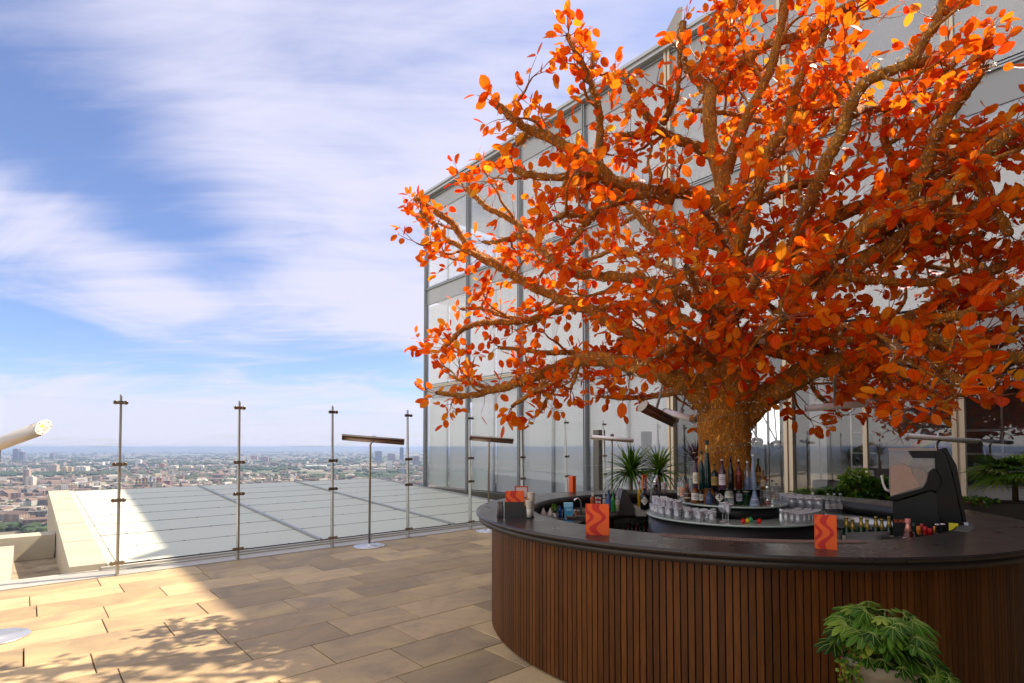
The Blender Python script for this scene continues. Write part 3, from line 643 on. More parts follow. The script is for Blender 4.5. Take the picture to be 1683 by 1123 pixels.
for pts_, r0, r1 in LB:
    P = [T3(*q) for q in pts_]; n = len(P); R = [.86*r0+(r1-.86*r0)*(i/(n-1))**.7 for i in range(n)]
    P, R = smooth_path(P, R, 6, .009); la = 0; R2 = []
    for i in range(len(P)): la += (P[i]-P[i-1]).length if i else 0; R2.append(R[i]*(1+.45*math.exp(-la/.16)))
    R = R2; g.tube(P, R, 14, True, .24, 11); LIMBP.append((P, R))
    d = (P[-1]-P[-2]).normalized(); g.m = 1; g.tube([P[-1]-d*.004, P[-1]+d*.012], [R[-1]*.97, R[-1]*.8], 9); g.m = 0
    Lc = 0; nb_ = random.uniform(.1, .3); ns = .1
    tot = sum((P[i+1]-P[i]).length for i in range(len(P)-1))
    for i in range(1, len(P)):
        seg = (P[i]-P[i-1]).length; Lc += seg; d = (P[i]-P[i-1]).normalized(); fr = Lc/tot
        rad = (P[i]-Vector((CX, CY, P[i].z))).length
        if Lc > nb_ and rad > .5:
            nb_ = Lc+random.uniform(.20, .38)*(1.5 if pts_[-1][2] > 1.0 else 1)
            if fr < .93:
                sd = rv3(); sd = (sd-d*sd.dot(d)).normalized(); ln = random.uniform(.28, .62)
                bough(P[i], sd+d*.55+Vector((0, 0, .15)), ln, min(.55*R[i], random.uniform(.014, .026)))
        while Lc > ns:
            ns += .10
            if rad > .45 and random.random() < (.24 if pts_[-1][2] > 1.0 else .50):
                sd = rv3(); sd = (sd-d*sd.dot(d)).normalized(); shoot(P[i]+sd*R[i]*.8, sd+d*.3, random.uniform(.08, .30), .0042, random.randint(1, 4))
    for _ in range(3): shoot(P[-1], d+rv3()*.6, random.uniform(.10, .26), .0055, random.randint(2, 3), .12)
part(g, 'branches', [bark, mat('cut_wood', (.10, .06, .035), .8)], TREE); part(g2, 'twigs', twigm, TREE)
part(LEAF, 'leaves', leafm, TREE)
print('LEAVES', nleaf)
# fairy lights wound round the limbs
g = MB(); gl = MB()
def wind(P, R, step, fac=1.08):
    a = random.uniform(0, 6); W_ = []
    for i in range(len(P)-1):
        t = (P[i+1]-P[i]); ln = t.length; t.normalize(); U = t.orthogonal().normalized(); V = t.cross(U); m_ = 6
        for k in range(m_):
            a += ln/m_/step*2*pi; q = P[i].lerp(P[i+1], k/m_); r = (R[i]*fac+.006)
            # keep the frame steady
            U0_ = Vector((0, 0, 1)) if abs(t.z) < .9 else Vector((1, 0, 0)); A = t.cross(U0_).normalized(); B = t.cross(A)
            w_ = q+A*(r*cos(a))+B*(r*sin(a)); W_.append(w_)
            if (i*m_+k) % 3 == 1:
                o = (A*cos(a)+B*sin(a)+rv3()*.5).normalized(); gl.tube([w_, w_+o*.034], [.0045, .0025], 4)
    g.tube(W_, .0028, 3, False)
for i, (P, R) in enumerate(LIMBP):
    wind(P[3:], R[3:], .13 if i % 2 else .09)
wind(tp[2:45], tr_[2:45], .45, 1.1); wind(tp[4:40], tr_[4:40], .31, 1.12)
FL = thing('fairy_light_string', (CX, CY, 2.2), 'thin grey wired fairy lights wound round the trunk and limbs of the orange tree', 'fairy lights')
part(g, 'wire', mat('wire_grey', (.22, .19, .16), .6), FL); o = part(gl, 'bulbs', mat('bulb_glint', (.9, .84, .70), .25), FL); o['kind'] = 'stuff'  # cream bulbs, large and many, so their colour gives sun glints along the limbs
# dome camera under the fork
c = T3(1245, 566, -.42)
DC = thing('dome_camera', c, 'white dome security camera fixed under the right fork of the orange tree', 'camera')
g = MB(); g.lathe([(.02, .05), (.075, .045), (.082, .02), (.08, 0), (.06, -.008)][::-1], c, 20); part(g, 'housing', WHITEP, DC)
g = MB(); g.lathe([(.001, -.055), (.03, -.05), (.048, -.03), (.055, -.008)], c, 18); part(g, 'dome', BLACK, DC)
g = MB(); g.tube([c+Vector((0, 0, .045)), c+Vector((.02, .05, .12)), c+Vector((.04, .2, .2))], .016, 8); part(g, 'bracket', WHITEP, DC)

# ================================================================== THE ROUND BAR
def ring(mb, c, r0, r1, z0, z1, n=128, a0=0.0, a1=2*pi):
    full = a1-a0 > 2*pi-1e-6; m_ = n if full else n+1; k = len(mb.v)
    for i in range(m_):
        a = a0+(a1-a0)*i/n; x, y = cos(a), sin(a)
        mb.v += [(c[0]+r0*x, c[1]+r0*y, z0), (c[0]+r1*x, c[1]+r1*y, z0), (c[0]+r1*x, c[1]+r1*y, z1), (c[0]+r0*x, c[1]+r0*y, z1)]
    for i in range(n):
        a = k+4*i; b2 = k+4*((i+1) % m_)
        for p, q in ((0, 1), (1, 2), (2, 3), (3, 0)): mb.face([a+p, b2+p, b2+q, a+q], p in (1, 3))
    if not full: mb.face([k, k+1, k+2, k+3]); e = k+4*n; mb.face([e+3, e+2, e+1, e])
BC = (CX, CY)
BAR = thing('round_bar', (CX, CY, 0), 'round bar with a dark polished counter and vertical brown wooden slats', 'bar')
topm = mat('dark_counter', (.028, .021, .020), .30, var=.14, scale=3.0, rvar=.06, spec=.55)
g = MB(); ring(g, BC, 2.035, 2.622, 1.142, 1.178, 160); ring(g, BC, 2.05, 2.628, 1.148, 1.172, 160); part(g, 'countertop', topm, BAR)
g = MB(); ring(g, BC, 2.07, 2.60, 1.088, 1.140, 160); part(g, 'counter_edging', mat('dark_edging', (.025, .02, .018), .35, var=.1, scale=5), BAR)
g = MB(); ring(g, BC, 2.40, 2.432, 0.0, 1.09, 120); part(g, 'backing', mat('bar_backing', (.008, .006, .005), .8), BAR)
wood = mat('stained_wood', (.2, .08, .03), .46, spec=.25, attr=True, var=.38, scale=14, stretch=(4, 4, .35), bump=.15, bscale=30, rvar=.08)
g = MB(); g.usecol = True; ns_ = 326
for i in range(ns_):
    a = 2*pi*i/ns_; k = random.random(); g.col = (.062+.060*k, .021+.021*k, .005+.004*k); c = (CX+2.447*cos(a), CY+2.447*sin(a), .553)
    g.box(c, (.028, .0385, 1.066), a)
part(g, 'cladding', wood, BAR)
g = MB(); ring(g, BC, 2.405, 2.425, 0.0, .02, 90); part(g, 'plinth', BLACK, BAR)
g = MB(); ring(g, BC, 2.04, 2.065, .30, 1.138, 120); part(g, 'inner_panel', mat('inner_steel', (.55, .53, .50), .32, .85, var=.08, scale=3), BAR)
g = MB(); ring(g, BC, 2.022, 2.036, 1.03, 1.1765, 120); part(g, 'inner_lip', mat('lip_black', (.012, .011, .011), .4), BAR)
g = MB(); ring(g, BC, 1.56, 2.038, .90, .94, 120, radians(-60), radians(205)); part(g, 'worktop', mat('worktop_dark', (.05, .045, .042), .3, var=.1, scale=6), BAR)
g = MB(); ring(g, BC, 1.60, 2.03, .50, .52, 90, radians(-60), radians(205)); ring(g, BC, 1.60, 2.03, .12, .14, 90, radians(-60), radians(205))
for i in range(14):
    a = radians(-60+265*i/13); c = (CX+1.8*cos(a), CY+1.8*sin(a), .5); g.box(c, (.46, .03, .8), a)
part(g, 'under_shelf', DSTEEL, BAR)
g = MB(); ring(g, BC, .9, 2.38, .003, .012, 90); part(g, 'bar_floor', mat('rubber_floor', (.03, .03, .03), .7), BAR)
g = MB(); a1_ = radians(222)
for i in range(70):       # ribbed drip mat along the inner rim
    a = radians(196)+i*radians(.55); ring(g, BC, 2.05, 2.13, 1.179, 1.187, 1, a, a+radians(.32))
ring(g, BC, 2.045, 2.135, 1.178, 1.181, 40, radians(195.8), radians(234.8)); part(g, 'drip_mat', mat('drip_mat', (.22, .14, .12), .5), BAR)
g = MB()
for i in range(60):
    a = radians(268)+i*radians(.6); ring(g, BC, 2.05, 2.14, 1.179, 1.187, 1, a, a+radians(.34))
ring(g, BC, 2.045, 2.145, 1.178, 1.181, 40, radians(267.8), radians(304.2)); part(g, 'drip_mat', mat('drip_mat_grey', (.10, .10, .10), .45), BAR)
# bottles stored in the shelf under the worktop, seen at the left rear
# ---- centre display ring round the trunk
PC = T3(1199, 700, 0); PCx = (PC.x, PC.y)
ST = thing('display_stand', (PC.x, PC.y, 0), 'three tier round black display stand with green edged glass shelves circling the trunk', 'display stand')
g = MB(); ring(g, PCx, .30, .875, .55, 1.095, 96); part(g, 'lower_drum', mat('black_drum', (.012, .012, .013), .38, var=.2, scale=4), ST)
shelf = mat('glass_shelf', (.42, .50, .46), .08, trans=.0, spec=.8, var=.04, scale=2)
g = MB(); ring(g, PCx, .30, .90, 1.10, 1.118, 96); part(g, 'lower_shelf', shelf, ST)
g = MB(); ring(g, PCx, .31, .48, 1.12, 1.235, 72); part(g, 'middle_drum', mat('black_drum'), ST)
g = MB(); ring(g, PCx, .31, .56, 1.24, 1.256, 80); part(g, 'middle_shelf', shelf, ST)
g = MB(); ring(g, PCx, .31, .335, 1.258, 1.405, 64); part(g, 'upper_drum', mat('black_drum'), ST)
g = MB(); ring(g, PCx, .31, .385, 1.41, 1.424, 72); part(g, 'upper_shelf', shelf, ST)

# ---- bottles
def gm_(name, col, tr=.0, rough=.06): return mat('bottle_'+name, col, rough, trans=tr, spec=.6, ior=1.4)
PAPER = mat('label_paper', (.72, .68, .58), .6, var=.06, scale=40); INK = mat('label_ink', (.04, .035, .04), .6)
SHAPES = {  # (radius fraction, height fraction)
 'wine': [(.0, 0), (.93, 0), (1, .02), (1, .55), (.93, .62), (.6, .70), (.36, .76), (.33, .80), (.32, .93), (.38, .935), (.38, .965), (.30, .97)],
 'square': [(.0, 0), (.95, 0), (1, .02), (1, .60), (.92, .66), (.55, .70), (.34, .73), (.32, .90), (.38, .91), (.38, .95), (.3, .955)],
 'round': [(.0, 0), (.7, 0), (.95, .08), (1, .28), (.95, .48), (.7, .60), (.38, .68), (.27, .74), (.25, .90), (.30, .91), (.30, .95), (.2, .955)],
 'squat': [(.0, 0), (.94, 0), (1, .03), (1, .62), (.9, .70), (.45, .77), (.30, .80), (.30, .92), (.35, .93), (.35, .96), (.3, .965)],
 'bell': [(.0, 0), (.95, 0), (1, .03), (.98, .15), (.72, .32), (.48, .48), (.36, .62), (.32, .74), (.30, .90), (.36, .91), (.36, .95), (.3, .955)],
 'cone': [(.0, 0), (.95, 0), (1, .02), (.96, .25), (.7, .5), (.42, .74), (.30, .86), (.28, .93), (.33, .935), (.33, .96), (.3, .965)],
 'champagne': [(.0, 0), (.93, 0), (1, .02), (1, .42), (.93, .52), (.66, .66), (.42, .78), (.33, .86), (.31, .93), (.42, .935), (.42, .96), (.34, .965)],
}
def bottle(p, h, r, shape, glass, label, cat='bottle', group=None, capc=(.02, .02, .02), caph=.06, capr=.42, lab=None, labz=(.15, .5), diamond=False, spout=False, neck=None, base=None, ink=True, name='bottle'):
    """p: foot of the bottle; h, r in metres; lab: label colour"""
    p = Vector(p); root = thing(name, p, label, cat, group); n = 18
    prof = SHAPES[shape]
    g = MB(); g.lathe([(max(.0004, a*r), b2*h) for a, b2 in prof], p, n, True); part(g, 'glass', glass, root)
    top = p+Vector((0, 0, h*.93))
    if spout:
        g = MB(); g.lathe([(.011, 0), (.012, .015), (.006, .022), (.005, .05)], p+Vector((0, 0, h*.955)), 10); g.tube([p+Vector((0, 0, h*.955+.045)), p+Vector((.004, 0, h*.955+.07)), p+Vector((.018, -.012, h*.955+.085))], [.004, .004, .003], 6); part(g, 'pourer', STEEL, root)
    else:
        g = MB(); g.lathe([(r*capr, 0), (r*capr*1.03, h*caph*.1), (r*capr*1.0, h*caph*.92), (r*capr*.85, h*caph)], p+Vector((0, 0, h*(1-caph))), 14)
        part(g, 'cap', mat('cap_%d_%d_%d' % tuple(int(c*99) for c in capc), capc, .4), root)
    if neck:
        zs = [q for q in prof if (.6 if shape == 'champagne' else .74) <= q[1] <= .94]; g = MB(); g.lathe([(r*a*1.04, b2*h) for a, b2 in zs], p, 14); part(g, 'neck_foil', mat('foil_%d_%d_%d' % tuple(int(c*99) for c in neck), neck, .35, .4), root)
    if lab:
        to = atan2(-p.y, -p.x); g = MB(); z0, z1 = labz[0]*h, labz[1]*h; rr = r*1.012; k = 10
        def R_(z):
            for (a, b2), (a2, b3) in zip(prof, prof[1:]):
                if b2 <= z/h <= b3 and b3 > b2: return r*(a+(a2-a)*(z/h-b2)/(b3-b2))+.0008
            return rr
        if diamond:
            zc = (z0+z1)/2; dz = (z1-z0)/2
            for i in range(k):
                t0, t1 = -1+2*i/k, -1+2*(i+1)/k; a0, a1 = to+t0*1.0, to+t1*1.0
                P = [(a0, -dz*(1-abs(t0))), (a1, -dz*(1-abs(t1))), (a1, dz*(1-abs(t1))), (a0, dz*(1-abs(t0)))]
                g.quad(*[(p.x+R_(zc+z)*cos(a), p.y+R_(zc+z)*sin(a), p.z+zc+z) for a, z in P])
        else:
            for i in range(k):
                a0, a1 = to-1.15+2.3*i/k, to-1.15+2.3*(i+1)/k
                g.quad(*[(p.x+R_(z)*cos(a), p.y+R_(z)*sin(a), p.z+z) for a, z in ((a0, z0), (a1, z0), (a1, z1), (a0, z1))])
        g.sm = [True]*len(g.sm)
        nf_ = len(g.f)
        if ink:
            g.m = 1
            for q, (zz0, w0) in enumerate(((.68, .5), (.5, .75), (.3, .4))):
                zc = z0+(z1-z0)*zz0
                for i in range(4):
                    a0 = to-w0+2*w0*i/4; a1 = a0+2*w0/4*.72; t = (z1-z0)*.045
                    g.quad(*[(p.x+(R_(zc)+.0007)*cos(a), p.y+(R_(zc)+.0007)*sin(a), p.z+z) for a, z in ((a0, zc-t), (a1, zc-t), (a1, zc+t), (a0, zc+t))])
        part(g, 'label', [mat('paper_%d_%d_%d' % tuple(int(c*99) for c in lab), lab, .6), INK], root)
    if base:
        g = MB(); g.lathe([(r*.8, .004), (r*.93, .006), (r*.93, h*base[1]), (.001, h*base[1]+.001)], p, n); part(g, 'liquid', mat('liq_%d_%d_%d' % tuple(int(c*99) for c in base[0]), base[0], .15), root)
    return root
CLR = thin_glass('bottle_clear_thin', (.85, .88, .88), 1.0, .02, .08, .9, haze=.08)
GRN = gm_('green', (.012, .05, .018), .25); DGR = gm_('dark_green', (.006, .028, .028), .1); BLK = gm_('black', (.008, .008, .010)); AMB = gm_('amber', (.22, .07, .012), .3)
BRN = gm_('brown', (.05, .016, .006), .1); PUR = gm_('purple', (.10, .05, .09), .3); BLU = gm_('blue', (.05, .09, .22), .3); PBL = gm_('pale_blue', (.35, .45, .65), .3); RED = gm_('dark_red', (.10, .012, .010), .2)
def c6(x, y): return 1060+x/5.61, 720+y/5.61
def B6(x, top, bot, w, z, shape, glass, label, **k):
    X_, Yb = c6(x, bot); _, Yt = c6(x, top); p = at(X_, Yb, z); d = p.x*FV.x+p.y*FV.y
    h = (bot-top)/5.61*d/FPX; r = w/2/5.61*d/FPX*.97
    return bottle(p, h, r, shape, glass, label, **k)
Z3, Z2, Z1 = 1.4245, 1.2565, 1.1185
tops = 'bottles standing on the round display stand'
B6(468, 175, 462, 52, Z3, 'wine', PUR, 'tall bottle with pink streaks and a cream label, leftmost in the top row', lab=(.7, .66, .5), group=tops)
B6(522, 125, 470, 46, Z3, 'wine', DGR, 'slim dark green bottle with round black stopper left of the biggest bottle', capr=.6, caph=.07, neck=(.5, .38, .15), group=tops)
B6(575, 25, 462, 78, Z3, 'cone', DGR, 'huge dark green magnum bottle with gold collar, tallest of all the bottles', capr=.5, caph=.085, neck=(.6, .42, .15), capc=(.01, .025, .03), group=tops)
B6(642, 240, 470, 64, Z3, 'wine', BLK, 'black bottle with gold bands in front of the trunk beside the green magnum', lab=(.35, .22, .06), group=tops, neck=(.3, .2, .06))
B6(714, 195, 475, 66, Z3, 'wine', PUR, 'mauve bottle with big dark lettering on a pale label in front of the trunk', lab=(.62, .55, .62), group=tops, capc=(.45, .3, .3))
B6(795, 175, 480, 52, Z3, 'wine', BLK, 'matt black slim tall bottle with no label in front of the trunk', group=tops)
B6(868, 200, 480, 56, Z3, 'wine', RED, 'dark red bottle with a tiny red crest in front of the trunk', lab=(.25, .04, .03), labz=(.5, .62), capc=(.6, .5, .4), group=tops, ink=False)
B6(946, 215, 478, 52, Z3, 'square', CLR, 'clear bottle with blue foot and white stopper at the right edge of the trunk', base=((.04, .12, .35), .4), capc=(.6, .6, .62), group=tops)
B6(1000, 150, 475, 58, Z3, 'cone', PBL, 'pale blue tapering bottle, tallest at the right of the trunk', capc=(.6, .65, .75), group=tops)
B6(1046, 190, 440, 56, Z3, 'wine', AMB, 'amber bottle with green neck at the right end of the top row', neck=(.03, .09, .03), lab=(.5, .3, .08), group=tops)
B6(322, 345, 560, 46, Z2, 'squat', CLR, 'clear bottle with colourful picture label, leftmost on the middle glass shelf', lab=(.55, .5, .4), capc=(.3, .16, .07), group=tops)
B6(352, 338, 575, 60, Z2, 'squat', CLR, 'clear cork topped bottle with red and green picture label on the middle glass shelf', lab=(.6, .3, .2), capc=(.35, .2, .1), capr=.5, group=tops)
B6(393, 430, 585, 70, Z2, 'round', BRN, 'round brown bottle with orange wax neck and oval cream label', neck=(.4, .09, .02), capc=(.4, .09, .02), lab=(.7, .62, .45), labz=(.2, .5), group=tops)
B6(463, 412, 600, 70, Z2, 'squat', AMB, 'whisky bottle with golden foot and slanting white label', lab=(.7, .66, .6), group=tops, capc=(.1, .05, .03))
B6(515, 435, 600, 56, Z2, 'squat', BRN, 'dark whisky bottle with small square cream label', lab=(.72, .65, .58), group=tops)
B6(597, 462, 610, 76, Z2, 'round', BLU, 'round navy bottle with gold emblem on its label and gold cork', lab=(.06, .05, .10), labz=(.15, .6), capc=(.5, .3, .08), group=tops)
B6(688, 455, 615, 92, Z2, 'squat', BLK, 'black apothecary bottle with a white diamond shaped label', lab=(.75, .72, .65), labz=(.18, .68), diamond=True, group=tops)
B6(778, 440, 627, 86, Z2, 'squat', CLR, 'square shouldered clear gin bottle with wide cream label and cork', lab=(.72, .68, .55), labz=(.42, .74), capc=(.55, .45, .35), group=tops)
B6(870, 410, 612, 60, Z2, 'squat', GRN, 'green gin bottle with lilac label and silver cap', lab=(.6, .58, .68), capc=(.6, .6, .58), caph=.14, group=tops)
B6(936, 375, 618, 64, Z2, 'wine', GRN, 'green bottle with white label high on its body and pink stopper', lab=(.72, .70, .66), labz=(.5, .66), capc=(.55, .42, .40), group=tops)
B6(1012, 420, 627, 92, Z2, 'bell', PBL, 'lilac bell shaped bottle with silver cap', lab=(.5, .48, .66), labz=(.05, .32), capc=(.5, .5, .52), caph=.16, group=tops)
B6(1070, 355, 605, 60, Z2, 'squat', CLR, 'clear bottle with round grey seal label right of the lilac bell bottle', lab=(.42, .40, .40), labz=(.2, .55), group=tops)
B6(1126, 380, 618, 72, Z2, 'square', CLR, 'clear bottle holding red liquid under a red stopper', base=((.35, .05, .03), .16), capc=(.5, .02, .02), lab=(.3, .3, .3), labz=(.3, .6), group=tops)
B6(1176, 390, 612, 46, Z2, 'wine', CLR, 'slim clear bottle with white and red label at the right end of the middle shelf', lab=(.72, .55, .52), labz=(.2, .62), group=tops)
B6(640, 290, 470, 50, Z3, 'wine', BRN, 'short dark bottle half hidden behind the gold banded black bottle', group=tops) if False else None

B6(1096, 400, 596, 50, Z2, 'squat', BLK, 'black bottle squeezed between the grey seal bottle and the red stoppered bottle', group=tops)
B6(1212, 420, 590, 54, Z2, 'squat', CLR, 'squat clear bottle with pale label behind the right end of the middle shelf', lab=(.6, .58, .55), group=tops)
B6(1092, 300, 470, 44, Z3, 'wine', AMB, 'short amber bottle rightmost in the top row beside the green necked one', group=tops, lab=(.55, .45, .3))
B6(430, 330, 520, 44, Z2, 'wine', CLR, 'clear pourer bottle behind the round brown bottle on the middle shelf', group=tops, spout=True)
# ---- glassware
def glass_thing(kind, p, h, r, label, group):
    root = thing('drinking_glass', p, label, 'glass', group); g = MB()
    if kind == 'tumbler': prof = [(r*.82, 0), (r*.86, .012), (r, h), (r*.94, h), (r*.80, .014), (.001, .012)]
    elif kind == 'highball': prof = [(r*.9, 0), (r*.92, .015), (r, h), (r*.93, h), (r*.86, .016), (.001, .014)]
    elif kind == 'wine': prof = [(r*.8, 0), (r*.75, .004), (.005, .010), (.004, h*.45), (r*.55, h*.52), (r*.95, h*.66), (r, h*.78), (r*.8, h), (r*.76, h), (r*.94, h*.77), (r*.5, h*.54), (.001, h*.50)]
    elif kind == 'martini': prof = [(r*.7, 0), (r*.65, .004), (.005, .008), (.004, h*.45), (r, h), (r*.96, h), (.001, h*.48)]
    g.lathe(prof, (0, 0, 0), 14, True)
    rr_ = prof[2][0] if kind in ('tumbler', 'highball') else (r*.78 if kind == 'wine' else r*.98); hh2 = h
    for i in range(len(g.v)): v = g.v[i]; g.v[i] = (v[0]+p[0], v[1]+p[1], v[2]+p[2])
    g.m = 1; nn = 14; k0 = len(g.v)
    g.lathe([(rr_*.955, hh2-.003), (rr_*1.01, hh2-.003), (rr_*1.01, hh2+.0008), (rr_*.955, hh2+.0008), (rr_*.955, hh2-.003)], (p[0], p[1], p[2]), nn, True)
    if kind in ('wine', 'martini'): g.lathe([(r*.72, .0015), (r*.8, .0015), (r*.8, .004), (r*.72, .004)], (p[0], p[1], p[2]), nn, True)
    part(g, 'bowl' if kind in ('wine', 'martini') else 'tumbler_body', [GLASSW, mat('glass_rim_glint', (.85, .87, .92), .1)], root)  # near-white rim colour paints in the bright lit edges of the glass
    return root
PROT = {}
def put_glass(kind, p, h, r, label, group, sx=1.0):
    key = (kind, h, r)
    if key not in PROT: PROT[key] = glass_thing(kind, Vector(p), h, r, label, group); o = PROT[key]
    else: o = copy_tree(PROT[key]); o.location = p; tag(o, label, 'glass', group)
    return o
Lt = 'short tumblers massed on the left of the lower glass shelf'; lt = 'clear short tumbler in the rows on the left of the lower shelf'
for j, rr_ in enumerate((.84, .755, .67)):
    for i in range(8-j):
        a = radians(150+j*3+i*8.4)+.0; q = (PC.x+rr_*cos(a-.25), PC.y+rr_*sin(a-.25), Z1); put_glass('tumbler', q, .108, .038, lt, Lt)
for j in range(2):
    for i in range(7-j):
        a = radians(121+j*2+i*7.5); q = (PC.x+(.80-.09*j)*cos(a), PC.y+(.80-.09*j)*sin(a), Z1); put_glass('highball', q, .175, .036, 'clear tall highball glass in the cluster at the far left of the lower glass shelf', 'tall glasses at the far left of the lower shelf')
Wt = 'stemmed wine glasses on the front of the lower glass shelf'
for x, y in ((505, 765), (548, 750), (590, 770), (630, 752)):
    q = at(*c6(x, y), Z1); put_glass('wine', q, .105, .036, 'squat stemmed glass in the little group front left on the lower glass shelf', Wt)
q = at(*c6(718, 772), Z1); put_glass('wine', q, .185, .040, 'tall tulip glass standing alone at the front of the lower glass shelf', Wt)
q = at(*c6(768, 795), Z1); put_glass('martini', q, .19, .042, 'conical cocktail glass at the very front of the lower glass shelf', Wt)
q = at(*c6(745, 758), Z1); put_glass('wine', q, .180, .036, 'tall tulip glass just behind the conical cocktail glass', Wt)
Rt = 'glasses massed on the right of the lower glass shelf'
for j, rr_ in enumerate((.83, .745, .66)):
    for i in range(7):
        a = radians(252+j*2+i*5.6); q = (PC.x+rr_*cos(a), PC.y+rr_*sin(a), Z1); put_glass('tumbler', q, .10, .036, 'clear low tumbler in the rows at the front right of the lower glass shelf', 'low tumblers at the front right of the lower shelf')
for j, rr_ in enumerate((.84, .76, .68, .60)):
    for i in range(8):
        a = radians(291+j*2+i*6.0); q = (PC.x+rr_*cos(a), PC.y+rr_*sin(a), Z1)
        if i % 3 == 2 and j < 2: put_glass('highball', q, .19, .036, 'tall straight glass among the stemmed glasses at the right end of the lower glass shelf', 'tall glasses at the right end of the lower shelf')
        else: put_glass('wine', q, .20, .040, 'stemmed glass in the crowd at the right end of the lower glass shelf', Rt)
for nm, (x, y), c in (('left of the yellow ball', (905, 790), (.62, .01, .012)), ('between the two red balls', (945, 786), (.75, .50, .02)), ('at the right of the yellow ball', (1055, 790), (.62, .01, .012)), ('behind the yellow ball', (975, 772), (.05, .35, .10))):
    q = at(*c6(x, y), Z1); g = MB(); r = .022; g.ball((q.x, q.y, Z1+r), r, 16); cn = 'red' if c[2] == .012 else 'yellow' if c[0] == .75 else 'green'
    g.lathe([(.006, .0), (.006, .008)], (q.x, q.y, Z1+2*r-.002), 8)
    o = centre_origin(g.build('bottle_stopper', mat('stopper_'+cn, c, .25))); tag(o, 'small glossy %s ball stopper on the glass shelf %s' % (cn, nm), 'bottle stopper')

# ---- orange menus standing on the counter
ORG = mat('menu_orange', (.72, .095, .008), .45, var=.05, scale=12); MRED = mat('menu_red', (.48, .012, .008), .45)
ZT = 1.1785
def menu(px_, py_, w, h, yaw_off, label, th=.03, pattern=True, z=ZT, seed=0):
    p = at(px_, py_, z); f = Vector((-p.x, -p.y, 0)).normalized(); a = atan2(f.y, f.x)+yaw_off
    f = Vector((cos(a), sin(a), 0)); s = Vector((-f.y, f.x, 0)); up = Vector((0, 0, 1)); root = thing('menu_book', p, label, 'menu')
    g = MB(); g.box(p+up*(h/2)-f*(th/2), (1, 1, 1), ax=(s*w, f*.003, up*h)) if False else None
    g.box(p+up*(h/2)-f*.0015, (w, .003, h), ax=(s, f, up)); g.box(p+up*(h/2)-f*(th-.0015), (w, .003, h), ax=(s, f, up)); g.box(p+up*(h/2)-f*(th/2)+s*(w/2-.0015), (.003, th, h), ax=(s, f, up))
    part(g, 'cover', ORG, root)
    g = MB(); g.box(p+up*(h/2-.003)-f*(th/2), (w-.008, th-.008, h-.012), ax=(s, f, up)); part(g, 'pages', mat('menu_page', (.6, .2, .06), .7), root)
    if pattern:
        g = MB(); o = f*.0012
        for off, amp, ph, w_ in ((.10, .20, .4+seed, .25), (.62, .20, .4+seed, .25)):
            n = 30
            for i in range(n):
                def P(t, sd):
                    x = off+.36+.24*min(1, .35+t*2.2)*sin(2*pi*(t-.42-seed*.06)/.74-pi/2)+sd*w_*.5*(1+.3*sin(t*8+1)); return min(.985, max(.015, x))
                t0, t1 = i/n, (i+1)/n
                a0, a1, b0, b1 = P(t0, -1), P(t1, -1), P(t0, 1), P(t1, 1)
                if b0-a0 < .01 and b1-a1 < .01: continue
                q = lambda x, t: p+o+s*((.5-x)*w)+up*(h*(1-t))
                g.quad(q(a0, t0), q(a1, t1), q(b1, t1), q(b0, t0))
        part(g, 'swirl_print', MRED, root)
    return root
menu(982, 880, .176, .236, -.02, 'orange menu with dark red swirls standing alone on the near left counter', seed=0)
menu(1358, 903, .128, .222, .10, 'orange menu with dark red swirls standing on the counter below the champagne bottles', seed=1.5)
menu(938, 809, .10, .24, -.9, 'plain narrow orange menu seen side on standing on the far left counter', pattern=False, th=.06)
menu(1060, 806, .09, .24, .9, 'red orange menu with black back standing on the far counter in front of the palms', pattern=False)
# black caddy holding a menu, napkins and cups on the left of the counter
hp = at(846, 850, ZT); f = Vector((-hp.x, -hp.y, 0)).normalized(); s = Vector((-f.y, f.x, 0)); up = Vector((0, 0, 1))
HB = thing('menu_holder', hp, 'black box holding an orange swirl menu on the far left of the counter', 'holder')
g = MB(); g.box(hp+up*.002, (.20, .12, .004), ax=(s, f, up)); g.box(hp+up*.075+f*.055, (.19, .004, .15), ax=(s, f, up)); g.box(hp+up*.075-f*.02, (.19, .004, .15), ax=(s, f, up))
for sd in (-1, 1): g.box(hp+up*.075+f*.018+s*sd*.094, (.004, .078, .15), ax=(s, f, up))
part(g, 'box', BLACK, HB)
m2 = menu(846, 850, .175, .24, 0, 'orange menu with red swirls slotted into the black box on the far left counter', seed=.8); m2.location += up*.012+f*.04
fr = hp+s*.065-f*.10
g = MB(); q = fr+up*.23
for a, b2, c, d in ((0, .055, .13, .012), (0, -.055, .13, .012), (-.06, 0, .012, .12), (.06, 0, .012, .12)): g.box(q+s*a+up*b2, (c if b2 else .012, .012, d if b2 else .12), ax=(s, f, up))
g.box(fr+up*.09, (.05, .05, .18), ax=(s, f, up)); g.box(fr+up*.004, (.10, .08, .008), ax=(s, f, up)); FRM = thing('card_frame', fr, 'small red framed card standing behind the black menu holder', 'card frame'); part(g, 'frame', mat('frame_red', (.45, .06, .03), .4), FRM)
g = MB(); g.box(q, (.108, .004, .10), ax=(s, f, up)); part(g, 'card', mat('card_pale', (.65, .5, .48), .6), FRM)
